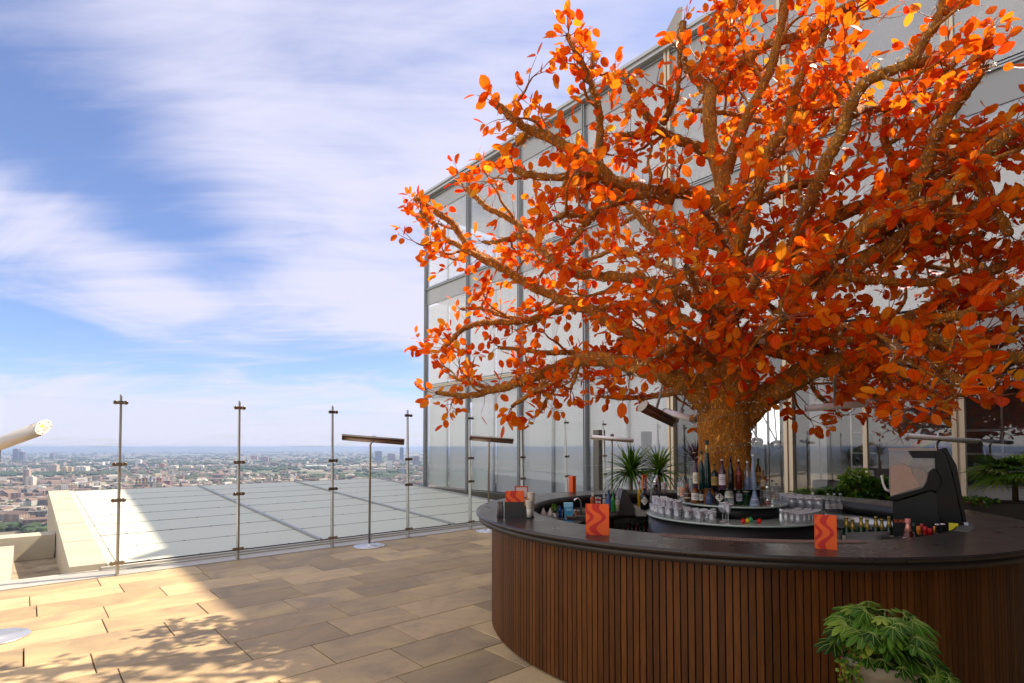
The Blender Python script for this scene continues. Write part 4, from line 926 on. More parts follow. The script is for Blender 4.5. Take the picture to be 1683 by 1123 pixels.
for i, (dx, dy, hh_, lb) in enumerate(((.155, .02, .215, 'tall stack of pale paper cups at the far left end of the counter'), (.135, .09, .17, 'short stack of pale paper cups in front of the taller cup stack'))):
    q = hp+s*dx+f*dy; g = MB(); root = thing('cup_stack', q, lb, 'cups')
    g.lathe([(.024, 0), (.030, hh_*.6)], q, 16); k = 0
    while .1+k*.011 < hh_: z_ = hh_*.55+k*.011; g.lathe([(.030+.0004*k, z_), (.0335+.0004*k, z_+.008), (.0335+.0004*k, z_+.011)], q, 16); k += 1; 
    part(g, 'cups', mat('paper_cup', (.60, .56, .5), .5, var=.05, scale=30), root); g = MB(); g.lathe([(.03, -.0), (.034, .004), (.030, .012)], q, 14); part(g, 'foot_ring', BLACK, root)
q = hp+s*.115+f*.06
g = MB(); g.box(q+up*.06-s*.0, (.05, .09, .12), ax=(s, f, up)); NB_ = thing('napkin_box', q, 'black box with a stack of kraft brown napkins beside the menu holder', 'napkin box'); part(g, 'box', BLACK, NB_)
g = MB(); g.box(q+up*.15, (.044, .08, .06), ax=(s, f, up)); part(g, 'napkins', mat('kraft', (.38, .22, .08), .8), NB_)
for dx in (-.128, -.15):
    q = hp+s*dx-f*.0; g = MB(); g.lathe([(.022, 0), (.020, .10), (.013, .12), (.018, .135), (.018, .15), (.001, .152)], q, 14); o = centre_origin(g.build('shaker', mat('smoked_plastic', (.12, .11, .12), .15, trans=.3))); tag(o, 'slim grey shaker beside the menu holder, %s' % ('nearer to it' if dx > -.14 else 'farther from it'), 'shaker')

# ---- things on the inner worktop (left and rear)
def c5(x, y): return 780+x/5.61, 740+y/5.61
def onwork(x, y, d): p = atd(*c5(x, y), d); return p
def B5(x, top, bot, w, d, shape, glass, label, **k):
    X_, Yb = c5(x, bot); p = atd(X_, Yb, d); h = (bot-top)/5.61*d/FPX; r = w/2/5.61*d/FPX; p.z = max(p.z, .942)
    h = (HC-( (740+top/5.61)-735)/FPX*d)-p.z
    return bottle(p, h, r, shape, glass, label, **k)
for i, (x, y) in enumerate(((635, 600), (700, 605), (750, 600))):
    B5(x, 530+(-15 if i == 2 else 0), y, 54, 6.55, 'cone', mat('squeeze_white', (.62, .56, .52), .35), 'white squeeze bottle with pointed nozzle, %s of the three in the left sink corner' % ('leftmost', 'middle', 'rightmost')[i], capc=(.6, .55, .5), caph=.25, capr=.18)
wl = 'bottles on the left worktop inside the bar'
B5(788, 510, 620, 36, 6.6, 'squat', gm_('bright_blue', (.01, .06, .35)), 'small bright blue bottle beside the white squeeze bottles', group=wl, capc=(.02, .02, .05))
B5(825, 535, 625, 30, 6.6, 'squat', BLK, 'small black bottle right of the bright blue bottle', group=wl)
B5(888, 545, 625, 32, 6.6, 'squat', BLK, 'small black bottle under the light blue cloth box', group=wl)
B5(938, 540, 640, 40, 6.5, 'round', AMB, 'small amber bitters bottle left of the tap', group=wl)
B5(970, 555, 640, 40, 6.5, 'round', RED, 'small red brown bitters bottle at the foot of the tap', group=wl)
q = onwork(865, 600, 6.6); q.z = .942; g = MB(); root = thing('cloth_dispenser', q, 'light blue box of cleaning cloths inside the left of the bar', 'dispenser')
g.box(q+Vector((0, 0, .09)), (.10, .08, .18), -YAW); part(g, 'box', mat('cyan_box', (.05, .35, .65), .45), root); g = MB(); g.box(q+Vector((0, 0, .205)), (.105, .085, .05), -YAW); g.box(q-FV*.044+Vector((0, 0, .15)), (.07, .003, .03), -YAW); part(g, 'lid', mat('cyan_light', (.3, .6, .8), .45), root)
q = onwork(980, 600, 6.7); q.z = .94; root = thing('tap', q, 'chrome swan neck tap at the sink inside the left of the bar', 'tap')
g = MB(); g.tube([q, q+Vector((0, 0, .20)), q+Vector((0, 0, .25))-RV*.01, q+Vector((0, 0, .275))-RV*.04, q+Vector((0, 0, .26))-RV*.075, q+Vector((0, 0, .235))-RV*.08], .011, 10); part(g, 'spout', CHROME, root)
g = MB(); g.tube([q+Vector((0, 0, .09)), q+Vector((0, 0, .12))-RV*.05, q+Vector((0, 0, .12))-RV*.085], .008, 8); g.lathe([(.022, 0), (.022, .02), (.014, .035)], q, 12); part(g, 'lever', CHROME, root)
q = at(*c5(955, 640), 1.07); g = MB(); root = thing('steel_tray', q, 'steel tray on the inner edge of the left counter beside the near menu', 'tray')
g.box(q, (.26, .09, .012), -YAW); g.box(q+Vector((0, 0, .02))-FV*.045, (.26, .006, .03), -YAW); g.box(q+Vector((0, 0, .02))+FV*.045, (.26, .006, .03), -YAW); part(g, 'tray_body', CHROME, root)
q = onwork(745, 520, 6.5); root = thing('mint_sprigs', Vector((q.x, q.y, .942)), 'jar of green mint sprigs inside the left of the bar', 'herbs')
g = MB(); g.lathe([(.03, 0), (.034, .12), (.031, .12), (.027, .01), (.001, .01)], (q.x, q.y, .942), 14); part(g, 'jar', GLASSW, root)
gl_ = leaf_mat('green_leaf', [(0, (.012, .035, .006)), (.4, (.04, .11, .012)), (.75, (.11, .22, .02)), (1, (.30, .38, .06))], .35, .35)
def gleaf(mb, p, d, up_, ln, w, val, fold=.2, droop=.3, seg=4, tip=0.0):
    d = d.normalized(); s_ = d.cross(up_)
    if s_.length < .05: s_ = d.orthogonal()
    s_.normalize(); n_ = s_.cross(d); mb.col = (val, 1, 0); L1, M1, R1 = [], [], []
    for i in range(seg+1):
        t = i/seg; ww = w*.5*(sin(pi*min(1, max(.02, t*.93+.05))))**.7 if not tip else w*.5*(1-t)**.6*(1 if t > 0 else .8)
        if i == seg: ww = .0005
        c = p+d*(ln*t)-Vector((0, 0, 1))*(droop*ln*t*t); M1.append(c); L1.append(c+s_*ww+n_*(ww*fold)); R1.append(c-s_*ww+n_*(ww*fold))
    k = mb.pts(M1+L1+R1); m_ = seg+1
    for i in range(seg): mb.face([k+i, k+m_+i, k+m_+i+1, k+i+1], True); mb.face([k+i, k+i+1, k+2*m_+i+1, k+2*m_+i], True)
g = MB(); g.usecol = True
for i in range(30): gleaf(g, Vector((q.x, q.y, 1.05+random.uniform(0, .1)))+rv3()*.02, rv3()+Vector((0, 0, 1.0)), rv3(), .05, .028, random.uniform(.3, .8))
part(g, 'sprigs', gl_, root)
wr = 'bottles on the rear worktop inside the bar'
B5(1090, 390, 545, 50, 7.2, 'squat', mat('syrup', (.30, .06, .02), .2), 'syrup bottle with white nozzle on the rear worktop behind the near menu', group=wr, capc=(.65, .6, .55), caph=.22)
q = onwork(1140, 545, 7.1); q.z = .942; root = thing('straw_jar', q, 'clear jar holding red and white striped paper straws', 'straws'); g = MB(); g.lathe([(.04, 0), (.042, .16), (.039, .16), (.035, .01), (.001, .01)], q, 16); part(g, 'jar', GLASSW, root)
for i in range(9):
    a = i*.7; g = MB(); b0 = q+Vector((.02*cos(a), .02*sin(a), .02)); t0 = q+Vector((.036*cos(a), .036*sin(a), .24+.02*random.random())); n = 9
    for k in range(n): g.m = k % 2; g.tube([b0.lerp(t0, k/n), b0.lerp(t0, (k+1)/n)], .0035, 6, False)
    part(g, 'straw', [mat('straw_white', (.75, .7, .68), .6), mat('straw_red', (.6, .03, .04), .6)], root)
B5(1200, 345, 555, 38, 7.1, 'wine', CLR, 'clear pourer bottle leftmost of the five behind the near menu', spout=True, group=wr, base=((.3, .2, .02), .3), lab=(.5, .45, .4))
B5(1238, 360, 560, 50, 7.0, 'wine', BLU, 'bottle with blue label and pourer behind the near menu', spout=True, group=wr, lab=(.05, .12, .4), base=((.3, .25, .02), .4))
B5(1278, 375, 570, 40, 6.9, 'wine', gm_('bright_green', (.03, .25, .04), .3), 'bright green bottle with pourer behind the near menu', spout=True, group=wr)
B5(1318, 345, 565, 44, 6.9, 'wine', CLR, 'clear bottle with yellowish drink and pourer, rightmost behind the near menu', spout=True, group=wr, base=((.4, .35, .15), .35), lab=(.55, .5, .5), labz=(.3, .5))
q = onwork(1385, 550, 7.2); q.z = .942; root = thing('till', q, 'dark wedge shaped till screen on the rear worktop inside the bar', 'till')
g = MB(); g.prism([q-RV*.10, q+RV*.12, q+RV*.12+Vector((0, 0, .12)), q+RV*.02+Vector((0, 0, .34)), q-RV*.03+Vector((0, 0, .34))], FV*.26); part(g, 'screen', mat('till_grey', (.05, .045, .045), .4), root); g = MB(); g.box(q+RV*.2+Vector((0, 0, .05)), (.12, .2, .10), -YAW); part(g, 'drawer', mat('till_light', (.4, .38, .36), .5), root)
wc = 'bottles on the rear worktop left of the glasses'
B5(1522, 290, 530, 44, 7.3, 'wine', gm_('yellow', (.5, .32, .01), .2), 'yellow bottle with red cap on the rear worktop', group=wc, capc=(.4, .03, .02))
B5(1568, 345, 545, 78, 7.1, 'squat', BLK, 'black bottle with a white diamond label on the rear worktop', group=wc, lab=(.7, .66, .6), labz=(.2, .6), diamond=True, spout=True)
B5(1570, 300, 510, 46, 7.4, 'wine', CLR, 'clear pourer bottle standing behind the black diamond label bottle', group=wc, spout=True)
B5(1632, 290, 530, 48, 7.3, 'bell', CLR, 'clear decanter with long neck on the rear worktop', group=wc, spout=True, base=((.08, .02, .01), .2))
q = atd(1078, 808, 7.75); q.z = ZT; g = MB(); root = thing('cocktail_shaker', q, 'tall steel cocktail shaker on the far counter below the small palm', 'shaker')
g.lathe([(.03, 0), (.042, .14), (.043, .145)], q, 18); part(g, 'tin', CHROME, root); g = MB(); g.lathe([(.042, .146), (.036, .19), (.022, .20), (.02, .225), (.001, .23)], q, 18); part(g, 'lid', CHROME, root)
q = atd(1092, 808, 7.75); q.z = ZT; g = MB(); g.lathe([(.026, 0), (.034, .16), (.031, .16), (.024, .01), (.001, .01)], q, 16); g.lathe([(.027, .03), (.0315, .1)], q, 16); o = centre_origin(g.build('mixing_glass', mat('mix_glass', (.45, .38, .38), .2, .3))); tag(o, 'ridged mixing glass right of the steel cocktail shaker', 'mixing glass')
# wine bottles lying in the shelf under the rear worktop
for i in range(9):
    x = 1026+i*6.5; q = atd(x, 868, 7.35+.02*i); q.z = .522; bottle(q, .30, .034, 'wine', BLK if i % 3 else RED, 'dark wine bottle in the shelf under the rear worktop', group='wine bottles under the rear worktop', neck=(.25, .02, .02) if i % 2 else (.02, .03, .02))

# ---- right side: clear bottles, champagne row, drinks machine, wine tops
def c7(x, y): return 1330+x/4.76, 690+y/4.76
for i, x in enumerate((152, 200, 247)):
    X_, Yt = c7(x, 575); d = 6.75; p = atd(X_, 850, d); p.z = .942; h = HC-(Yt-735)/FPX*d-p.z
    bottle(p, h, .036, 'squat', CLR, 'clear bottle with plain white label above the right menu, %s of three' % ('left', 'middle', 'right')[i], group='three clear bottles above the right menu', lab=(.62, .62, .64), labz=(.42, .62), spout=False, capc=(.5, .5, .5), ink=False)
X_, Yt = c7(100, 620); p = atd(X_, 850, 6.6); p.z = .942; bottle(p, HC-(Yt-735)/FPX*6.6-.942, .034, 'squat', CLR, 'small clear bottle left of the three clear bottles above the right menu', lab=(.4, .4, .42))
q = atd(*c7(30, 650), 6.9); root = thing('water_dispenser', Vector((q.x, q.y, .942)), 'blue and white dispenser with a pump behind the right hand glasses', 'dispenser'); z_ = q.z
g = MB(); g.box((q.x, q.y, (.942+z_)/2), (.13, .09, z_-.942), -YAW); part(g, 'body', mat('disp_dark', (.05, .07, .12), .4), root); g = MB(); g.box((q.x, q.y, z_+.025), (.12, .09, .045), -YAW); part(g, 'band', mat('disp_blue', (.05, .28, .5), .4), root)
g = MB(); g.lathe([(.012, 0), (.012, .05), (.018, .055), (.014, .09)], (q.x, q.y, z_+.047), 12); part(g, 'pump', WHITEP, root)
GOLD = (.55, .40, .08)
for i, x in enumerate((295, 342, 410, 457, 526, 572, 630)):
    X_, Yt = c7(x, 755+(i % 2)*18); d = 5.55; p = atd(X_, 900, d); h = .31; z_ = HC-(Yt-735)/FPX*d-h; p.z = z_
    bottle(p, h, .043, 'champagne', GRN, 'green champagne bottle with gold foil neck in the rail left of the drinks machine', group='gold necked champagne bottles in the rail', neck=GOLD, capc=GOLD, caph=.1, capr=.36, lab=(.7, .66, .55), labz=(.1, .4))
q0 = atd(1385, 880, 5.5); q1 = atd(1466, 880, 5.6); g = MB(); q0.z = q1.z = .93; c = (q0+q1)/2; ax_ = (q1-q0).normalized(); ay_ = Vector((-ax_.y, ax_.x, 0)); ln = (q1-q0).length+.06
g.box(c-Vector((0, 0, .12)), (ln, .14, .006), ax=(ax_, ay_, Vector((0, 0, 1)))); g.box(c-Vector((0, 0, .03))-ay_*.07, (ln, .004, .19), ax=(ax_, ay_, Vector((0, 0, 1)))); g.box(c-Vector((0, 0, .03))+ay_*.07, (ln, .004, .19), ax=(ax_, ay_, Vector((0, 0, 1))))
o = centre_origin(g.build('bottle_rail', mat('bright_steel', (.6, .6, .62), .25, .7))); tag(o, 'steel rail holding the gold necked champagne bottles', 'bottle rail')
# frozen drinks machine
dm = 4.80; wM = .34
M0 = atd(1500, 880, dm); DV = Vector((M0.x, M0.y, 0)).normalized(); SV = Vector((DV.y, -DV.x, 0))
def M(x, y, dd=0.0):
    r = ray(x, y); return r*(M0.dot(DV)/r.dot(DV))+Vector((0, 0, HC))+DV*dd
MC = thing('drinks_machine', M(1527, 880), 'black frozen drinks machine with a clear tank of orange slush', 'drinks machine')
gb = mat('gloss_black', (.004, .004, .005), .2, spec=.2, coat=.03, var=.1, scale=5)
def pr(pts_, d0, d1, name, m, bev=False):
    g = MB(); g.prism([M(x, y, d0) for x, y in pts_], DV*(d1-d0)); o = part(g, name, m, MC)
    bm = o.modifiers.new('bevel', 'BEVEL'); bm.width = .006; bm.segments = 2; bm.limit_method = 'ANGLE'; return o
pr([(1467, 881), (1467, 826), (1500, 816), (1530, 806), (1540, 812), (1546, 850), (1556, 874), (1556, 880)], 0, wM, 'base', mat('panel_black', (.010, .011, .012), .3, spec=.25))
pr([(1464, 824), (1463, 816), (1497, 807), (1516, 802), (1522, 792), (1526, 776), (1532, 770), (1538, 771), (1546, 783), (1548, 795), (1540, 808), (1528, 806), (1500, 815)], -.03, wM+.03, 'drip_arm', gb)
pr([(1536, 739), (1548, 738), (1556, 748), (1560, 760), (1571, 800), (1580, 846), (1588, 874), (1586, 880), (1552, 880), (1540, 850), (1538, 812), (1537, 780)], 0, wM, 'housing', gb)
for dd in (.05, .19):
    g = MB(); g.prism([M(x, y, dd) for x, y in ((1549, 737), (1556, 736), (1573, 765), (1590, 862), (1586, 866), (1566, 775))], DV*.10); part(g, 'rear_rib', gb, MC)
tank = thin_glass('tank_plastic', (.80, .76, .74), .8, .04, .10, .6, haze=.22, hcol=(.75, .68, .66))
g = MB(); g.prism([M(x, y, .01) for x, y in ((1461, 740), (1537, 740), (1537, 786), (1522, 800), (1464, 818), (1461, 800))], DV*(wM-.02)); part(g, 'tank', tank, MC)
g = MB(); g.prism([M(x, y, -.005) for x, y in ((1460, 737), (1540, 737), (1540, 741), (1460, 741))], DV*(wM+.01)); part(g, 'tank_lid', mat('lid_grey', (.35, .28, .28), .3), MC)
g = MB(); g.prism([M(x, y, -.004) for x, y in ((1492, 741), (1537, 741), (1537, 753), (1500, 753))], DV*(wM+.008)); part(g, 'lid_panel', gb, MC)
slm = mat('orange_slush', (.72, .33, .17), .55, var=.08, scale=25, bump=.3, bscale=40)
g = MB(); g.prism([M(x, y, .025) for x, y in ((1463, 768), (1472, 764), (1486, 764), (1496, 769), (1500, 780), (1505, 788), (1512, 800), (1464, 815))], DV*(wM-.05)); part(g, 'slush', slm, MC)
g = MB(); g.prism([M(x, y, .03) for x, y in ((1497, 770), (1512, 771), (1524, 780), (1528, 790), (1520, 799), (1512, 800), (1505, 788))], DV*(wM-.06)); part(g, 'slush_paddle', mat('slush_dark', (.38, .20, .14), .5, var=.35, scale=30), MC)
g = MB(); P = [M(x, y, wM/2) for x, y in ((1448, 785), (1450, 796), (1454, 806), (1462, 810))]; g.tube(P, [.010, .010, .012, .014], 10); g.ball(P[0], .014, 12); part(g, 'tap_handle', WHITEP, MC)
g = MB(); text_mesh(g, 'SUREN', M(1482, 857, -.003), SV, (0, 0, 1), .038); part(g, 'lettering', mat('lettering_orange', (.55, .08, .02), .5), MC)
g = MB(); P = M(1567, 866, -.01); g.box(P, (.062, .004, .065), ax=(SV, DV, Vector((.1, 0, 1)).normalized())); o = centre_origin(g.build('sticky_note', mat('note_yellow', (.62, .58, .02), .6))); tag(o, 'square yellow note stuck at the foot of the black drinks machine', 'note')
g = MB(); P = M(1588, 864, .02); g.box(P, (.03, .004, .05), ax=(SV, DV, Vector((0, 0, 1)))); o = centre_origin(g.build('paper_tag', mat('tag_pale', (.5, .55, .62), .6))); tag(o, 'small pale blue tag behind the yellow note at the drinks machine', 'tag')
# tops of the bottles in the right hand well
def c8(x, y): return 1455+x/11.22, 830+y/11.22
X_, Yt = c8(430, 245); d = 4.35; p = atd(X_, 900, d); h = .30; p.z = HC-(Yt-735)/FPX*d-h
bottle(p, h, .040, 'champagne', RED, 'rose champagne bottle with pink foil neck in front of the drinks machine', neck=(.70, .30, .22), capc=(.6, .2, .18), caph=.12, capr=.5, lab=(.7, .6, .6))
for i, (x, yt, c, lb) in enumerate(((540, 320, (.01, .02, .02), 'black capped bottle right of the rose champagne'), (620, 380, (.70, .22, .02), 'left of the two orange capped bottles in the well'), (690, 335, (.25, .01, .012), 'dark red capped bottle behind the orange ones'),
        (740, 385, (.45, .01, .015), 'bright red capped bottle in the middle of the well'), (830, 420, (.55, .01, .01), 'lowest red capped bottle in the well'), (935, 385, (.70, .25, .03), 'right of the two orange capped bottles in the well'),
        (970, 340, (.6, .6, .6), 'black bottle with white cap left of its twin'), (1070, 335, (.7, .7, .7), 'black bottle with white cap nearest the yellow note'))):
    X_, Yt = c8(x, yt); d = 4.42+.04*(i % 3); p = atd(X_, 900, d); h = .30; p.z = HC-(Yt-735)/FPX*d-h
    bottle(p, h, .040, 'wine', BLK, lb, neck=c if i < 6 else (.02, .02, .02), capc=c, caph=.03 if i > 5 else .12, capr=.40, group='bottle tops in the right hand well')

# ================================================================== HEATERS
def heater(p, tip, ax_dir, ln, label, base=True, tilt=.5, cname='heater_shell', scale=1.0, bracket=None, group=None, logo=False):
    """p: foot of the pole (or None), tip: centre of the head, ax_dir: head axis, tilt: roll of the reflector"""
    tip = Vector(tip); A = Vector(ax_dir).normalized(); Bv = A.cross(Vector((0, 0, 1))).normalized(); Cv = Bv.cross(A)
    if Cv.z < 0: Cv = -Cv
    ct, st = cos(tilt), sin(tilt); B_ = Bv*ct+Cv*st; C_ = -Bv*st+Cv*ct
    root = thing('patio_heater', p if p is not None else tip, label, 'patio heater', group)
    hs_ = mat(cname)
    if scale == 1.0: scale = .74
    if base:
        g = MB(); q = Vector(p); g.lathe([(.285, 0), (.29, .006), (.28, .014), (.03, .018), (.03, .05), (.001, .05)], q, 40); part(g, 'base', mat('base_steel', (.62, .62, .63), .25, .8, var=.06, scale=3), root)
        g = MB(); g.tube([q+Vector((0, 0, .015)), Vector((q.x, q.y, tip.z-.10)), tip-C_*.02], [.021, .021, .016], 14); part(g, 'pole', STEEL, root)
    s_ = scale; sec = [(-.085, -.012), (-.075, .018), (-.04, .042), (.0, .05), (.04, .042), (.075, .018), (.085, -.012), (.078, -.045), (.07, -.048), (.062, -.02), (0, -.008), (-.062, -.02), (-.07, -.048), (-.078, -.045)]
    g = MB(); g.prism([tip-A*(ln/2)+B_*(a*s_)+C_*(c*s_) for a, c in sec], A*ln, True); part(g, 'housing', hs_, root)
    for e_ in (-1, 1):
        g = MB(); s_ = scale; sec2 = [(-.095, -.012), (-.085, .022), (-.046, .046), (0, .056), (.046, .046), (.085, .022), (.095, -.012), (.07, -.045), (0, -.058), (-.07, -.045)]
        g.prism([tip+A*(e_*ln/2)+B_*(a*s_)+C_*(c*s_) for a, c in sec2], A*(.008*e_)); pc = part(g, 'end_cap', mat('heater_cap', (.42, .40, .38), .4, .3), root)
        if logo and e_ == 1:
            g = MB(); o_ = tip+A*(ln/2+.0095); g.quad(o_+B_*.022+C_*.02, o_-B_*.022+C_*.02, o_-C_*.015+B_*0.0) ; part(g, 'warning_mark', mat('warn_yellow', (.75, .55, .01), .5), pc)
            g = MB(); o2 = o_-B_*.0-C_*.028
            for i in range(20):
                a0, a1 = 2*pi*i/20, 2*pi*(i+1)/20; g.quad(*[o2+B_*(r*1.5*cos(a))+C_*(r*sin(a)) for r, a in ((.013, a0), (.016, a0), (.016, a1), (.013, a1))])
            g.quad(o2-B_*.014-C_*.002, o2+B_*.014-C_*.002, o2+B_*.014+C_*.002, o2-B_*.014+C_*.002); part(g, 'oval_badge', mat('badge_grey', (.15, .17, .2), .5), pc)
            for a, c in ((-.07, .0), (.07, .0), (0, .042), (-.06, -.042), (.06, -.042)):
                g = MB(); g.lathe([(.005, 0), (.004, .004)], tip+A*(ln/2+.008)+B_*a+C_*c, 8, axis=A); part(g, 'screw', DSTEEL, pc)
    g = MB(); g.tube([tip-A*(ln/2-.03)-C_*.028*s_, tip+A*(ln/2-.03)-C_*.028*s_], .009, 8); part(g, 'element', mat('lamp_tube', (.30, .16, .10), .3), root)
    g = MB()
    for e_ in (-1, 1):
        for k in range(5): g.box(tip+A*(e_*(ln/2-.05-.014*k))+C_*.0515*s_*.96, (.004, .05, .003), ax=(A, B_, C_))
    part(g, 'vent_slots', DSTEEL, root)
    g = MB(); g.box(tip+C_*.06, (.07, .03, .05), ax=(A, B_, C_)); g.tube([tip+C_*.05, tip+C_*.10], .012, 8)
    if bracket is not None: g.tube([tip+C_*.06, Vector(bracket)], .016, 8)
    part(g, 'bracket', STEEL if base else mat('bracket_grey', (.4, .4, .4), .5), root)
    return root
mat('heater_shell', (.30, .24, .20), .35, .6, var=.1, scale=4); mat('heater_pale', (.44, .43, .42), .38, .35, var=.05, scale=4); mat('heater_brown', (.26, .13, .08), .4, .5, var=.1, scale=5); mat('heater_white', (.90, .87, .90), .4, 0)
# far left, near the camera
p = at(-14, 1050); d = p.x*FV.x+p.y*FV.y; e1 = atd(70, 702, d-.12); c0 = atd(-20, 735, d+.02); ax_ = (e1-c0).normalized()
heater(p, e1-ax_*.55, ax_, 1.1, 'pale cream patio heater with yellow warning triangle reaching in from the left', tilt=-.7, cname='heater_pale', logo=True, scale=1.05)
p = at(607, 898); d = p.x*FV.x+p.y*FV.y; a = atd(563, 718, d-.1); b2 = atd(664, 726, d+.1)
heater(p, (a+b2)/2+Vector((0, 0, .0)), b2-a, (b2-a).length, 'brown steel patio heater with round silver base standing before the glass screen', tilt=.9)
p = at(803, 873); d = p.x*FV.x+p.y*FV.y; a = atd(772, 719, d-.1); b2 = atd(843, 725, d+.1)
heater(p, (a+b2)/2, b2-a, (b2-a).length, 'patio heater on a pole just behind the left edge of the bar counter', tilt=.9)
dd = 10.6; p = atd(1006, 800, dd); p.z = 0; a = atd(972, 718, dd); b2 = atd(1040, 724, dd)
heater(p, (a+b2)/2, b2-a, (b2-a).length, 'white patio heater standing behind the two palms', tilt=.3, cname='heater_white')
dd = 8.6; p = atd(1541, 800, dd); p.z = 0; a = atd(1486, 716, dd-.1); b2 = atd(1603, 725, dd+.1)
heater(p, (a+b2)/2, b2-a, (b2-a).length, 'long patio heater with shiny white top behind the drinks machine', tilt=.15, cname='heater_white')
a = atd(1056, 668, 5.9); b2 = atd(1108, 694, 6.65)
heater(None, (a+b2)/2, b2-a, (b2-a).length, 'brown patio heater hung at a slant under the left limb of the tree', base=False, tilt=.8, cname='heater_brown', bracket=T3(1092, 622, .1))
a = atd(1096, 676, 7.2); b2 = atd(1140, 690, 6.7)
heater(None, (a+b2)/2, b2-a, (b2-a).length, 'white patio heater hung beside the trunk behind the brown slanting heater', base=False, tilt=.2, cname='heater_white', bracket=T3(1128, 645, .5))
a = atd(1324, 671, 6.55); b2 = atd(1425, 663, 6.2)
heater(None, (a+b2)/2, b2-a, (b2-a).length, 'white patio heater hung under the right branches of the tree', base=False, tilt=-.25, cname='heater_white', bracket=T3(1372, 610, .2))
g = MB(); P, R = smooth_path([T3(1262, 600, -.1), T3(1285, 625, .1), T3(1310, 648, .3), T3(1329, 668, .55)], [.006]*4, 5); g.tube(P, R, 6); o = centre_origin(g.build('power_cable', BLACK)); tag(o, 'black cable from the right fork down to the hanging white heater', 'cable')

# ================================================================== PLANTS
soil = mat('soil', (.03, .02, .012), .95, var=.3, scale=30); planter = mat('planter_dark', (.055, .052, .05), .45, var=.12, scale=4)
def planter_box(c, w, d, h, rot, label):
    root = thing('planter', (c[0], c[1], 0), label, 'planter'); A = Vector((cos(rot), sin(rot), 0)); B = Vector((-sin(rot), cos(rot), 0)); U = Vector((0, 0, 1)); c = Vector((c[0], c[1], 0))
    g = MB(); g.box(c+U*h/2, (w, d, h), ax=(A, B, U)); part(g, 'trough', planter, root); g = MB(); g.box(c+U*(h+.006), (w-.06, d-.06, .012), ax=(A, B, U)); part(g, 'soil', soil, root); return root
def rosette(mb, c, n, ln, w, up=.5, dr=.5, v0=.3, v1=.8):
    for i in range(n):
        a = random.uniform(0, 2*pi); e_ = random.uniform(-.25, 2.2)*up+random.uniform(0, .35); d = Vector((cos(a), sin(a), e_*1.3))
        gleaf(mb, c+rv3()*.02, d, Vector((0, 0, 1)), ln*random.uniform(.7, 1.1), w, random.uniform(v0, v1), .5, dr*random.uniform(.4, 1.2), 5, tip=1)
def palm(px_, py_, d, ztop, ln, n, label, stem=.5, w=.035, col=(.3, .85)):
    c = atd(px_, py_, d); root = thing('palm_plant', Vector((c.x, c.y, .76)), label, 'palm'); c0 = Vector((c.x, c.y, .76)); c1 = Vector((c.x, c.y, c.z))
    g = MB(); g.tube([c0, c0.lerp(c1, .5)+rv3()*.01, c1], [.035, .03, .028], 8, bump=.15, bs=20); part(g, 'stem', mat('palm_stem', (.16, .10, .05), .9, var=.2, scale=20), root)
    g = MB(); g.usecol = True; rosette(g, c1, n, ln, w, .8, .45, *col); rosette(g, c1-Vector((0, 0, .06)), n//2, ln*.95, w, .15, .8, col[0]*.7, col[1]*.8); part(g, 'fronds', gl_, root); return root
pl1 = atd(1050, 800, 9.3); planter_box((pl1.x, pl1.y), .7, 2.2, .76, radians(5), 'dark trough planter holding the two palms behind the bar')
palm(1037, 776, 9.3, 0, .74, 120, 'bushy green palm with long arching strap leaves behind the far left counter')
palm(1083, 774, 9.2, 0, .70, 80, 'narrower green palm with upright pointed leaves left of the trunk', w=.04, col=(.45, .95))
c = atd(1143, 758, 9.0)
crd = leaf_mat('dark_red_leaf', [(0, (.03, .012, .012)), (1, (.14, .06, .05))], .25, .35)
root = thing('cordyline', Vector((c.x, c.y, .76)), 'dark purple spiky plant half hidden behind the left of the trunk', 'plant'); g = MB(); g.usecol = True; rosette(g, c, 60, .48, .028, .9, .2, .1, .9); part(g, 'leaves', crd, root)
g = MB(); g.tube([Vector((c.x, c.y, .76)), c], .025, 8); part(g, 'stem', mat('palm_stem'), root)
pl2 = atd(1225, 800, 9.2); 
pb = [(1345, 9.0), (1440, 8.9), (1655, 8.5)]
q1 = atd(1300, 800, 9.2); q2 = atd(1720, 800, 8.2); cc = (q1+q2)/2; planter_box((cc.x, cc.y), (q2-q1).length+.6, .62, 1.0, atan2((q2-q1).y, (q2-q1).x), 'long dark trough planter of mixed greenery behind the right of the bar')
def fern(px_, d, n, ln, label):
    c = atd(px_, 800, d); c.z = 1.0; root = thing('fern', c, label, 'fern'); g = MB(); g.usecol = True
    for i in range(n):
        a = 2*pi*i/n+random.uniform(-.2, .2); dd_ = Vector((cos(a), sin(a), random.uniform(.5, 1.7))).normalized(); L_ = ln*random.uniform(.75, 1.1); v = random.uniform(.55, 1); P = []
        for k in range(15): t = k/14; P.append(c+dd_*(L_*t)-Vector((0, 0, 1))*(.5*L_*t*t)+Vector((0, 0, .02)))
        for k in range(1, 15):
            t = k/14; d_ = (P[k]-P[k-1]).normalized(); s_ = d_.cross(Vector((0, 0, 1))); s_.normalize()
            for sd in (-1, 1): gleaf(g, P[k], s_*sd+d_*.45, Vector((0, 0, 1)), L_*.24*(sin(pi*min(.97, t*.8+.2)))+.01, .028, v*random.uniform(.8, 1.0), .1, .25, 2)
    part(g, 'fronds', gl_, root)
fern(1338, 9.0, 34, .46, 'bright green fern with arching fronds left of the leafy shrub'); fern(1312, 9.1, 18, .30, 'small bright green fern at the foot of the double mullion')
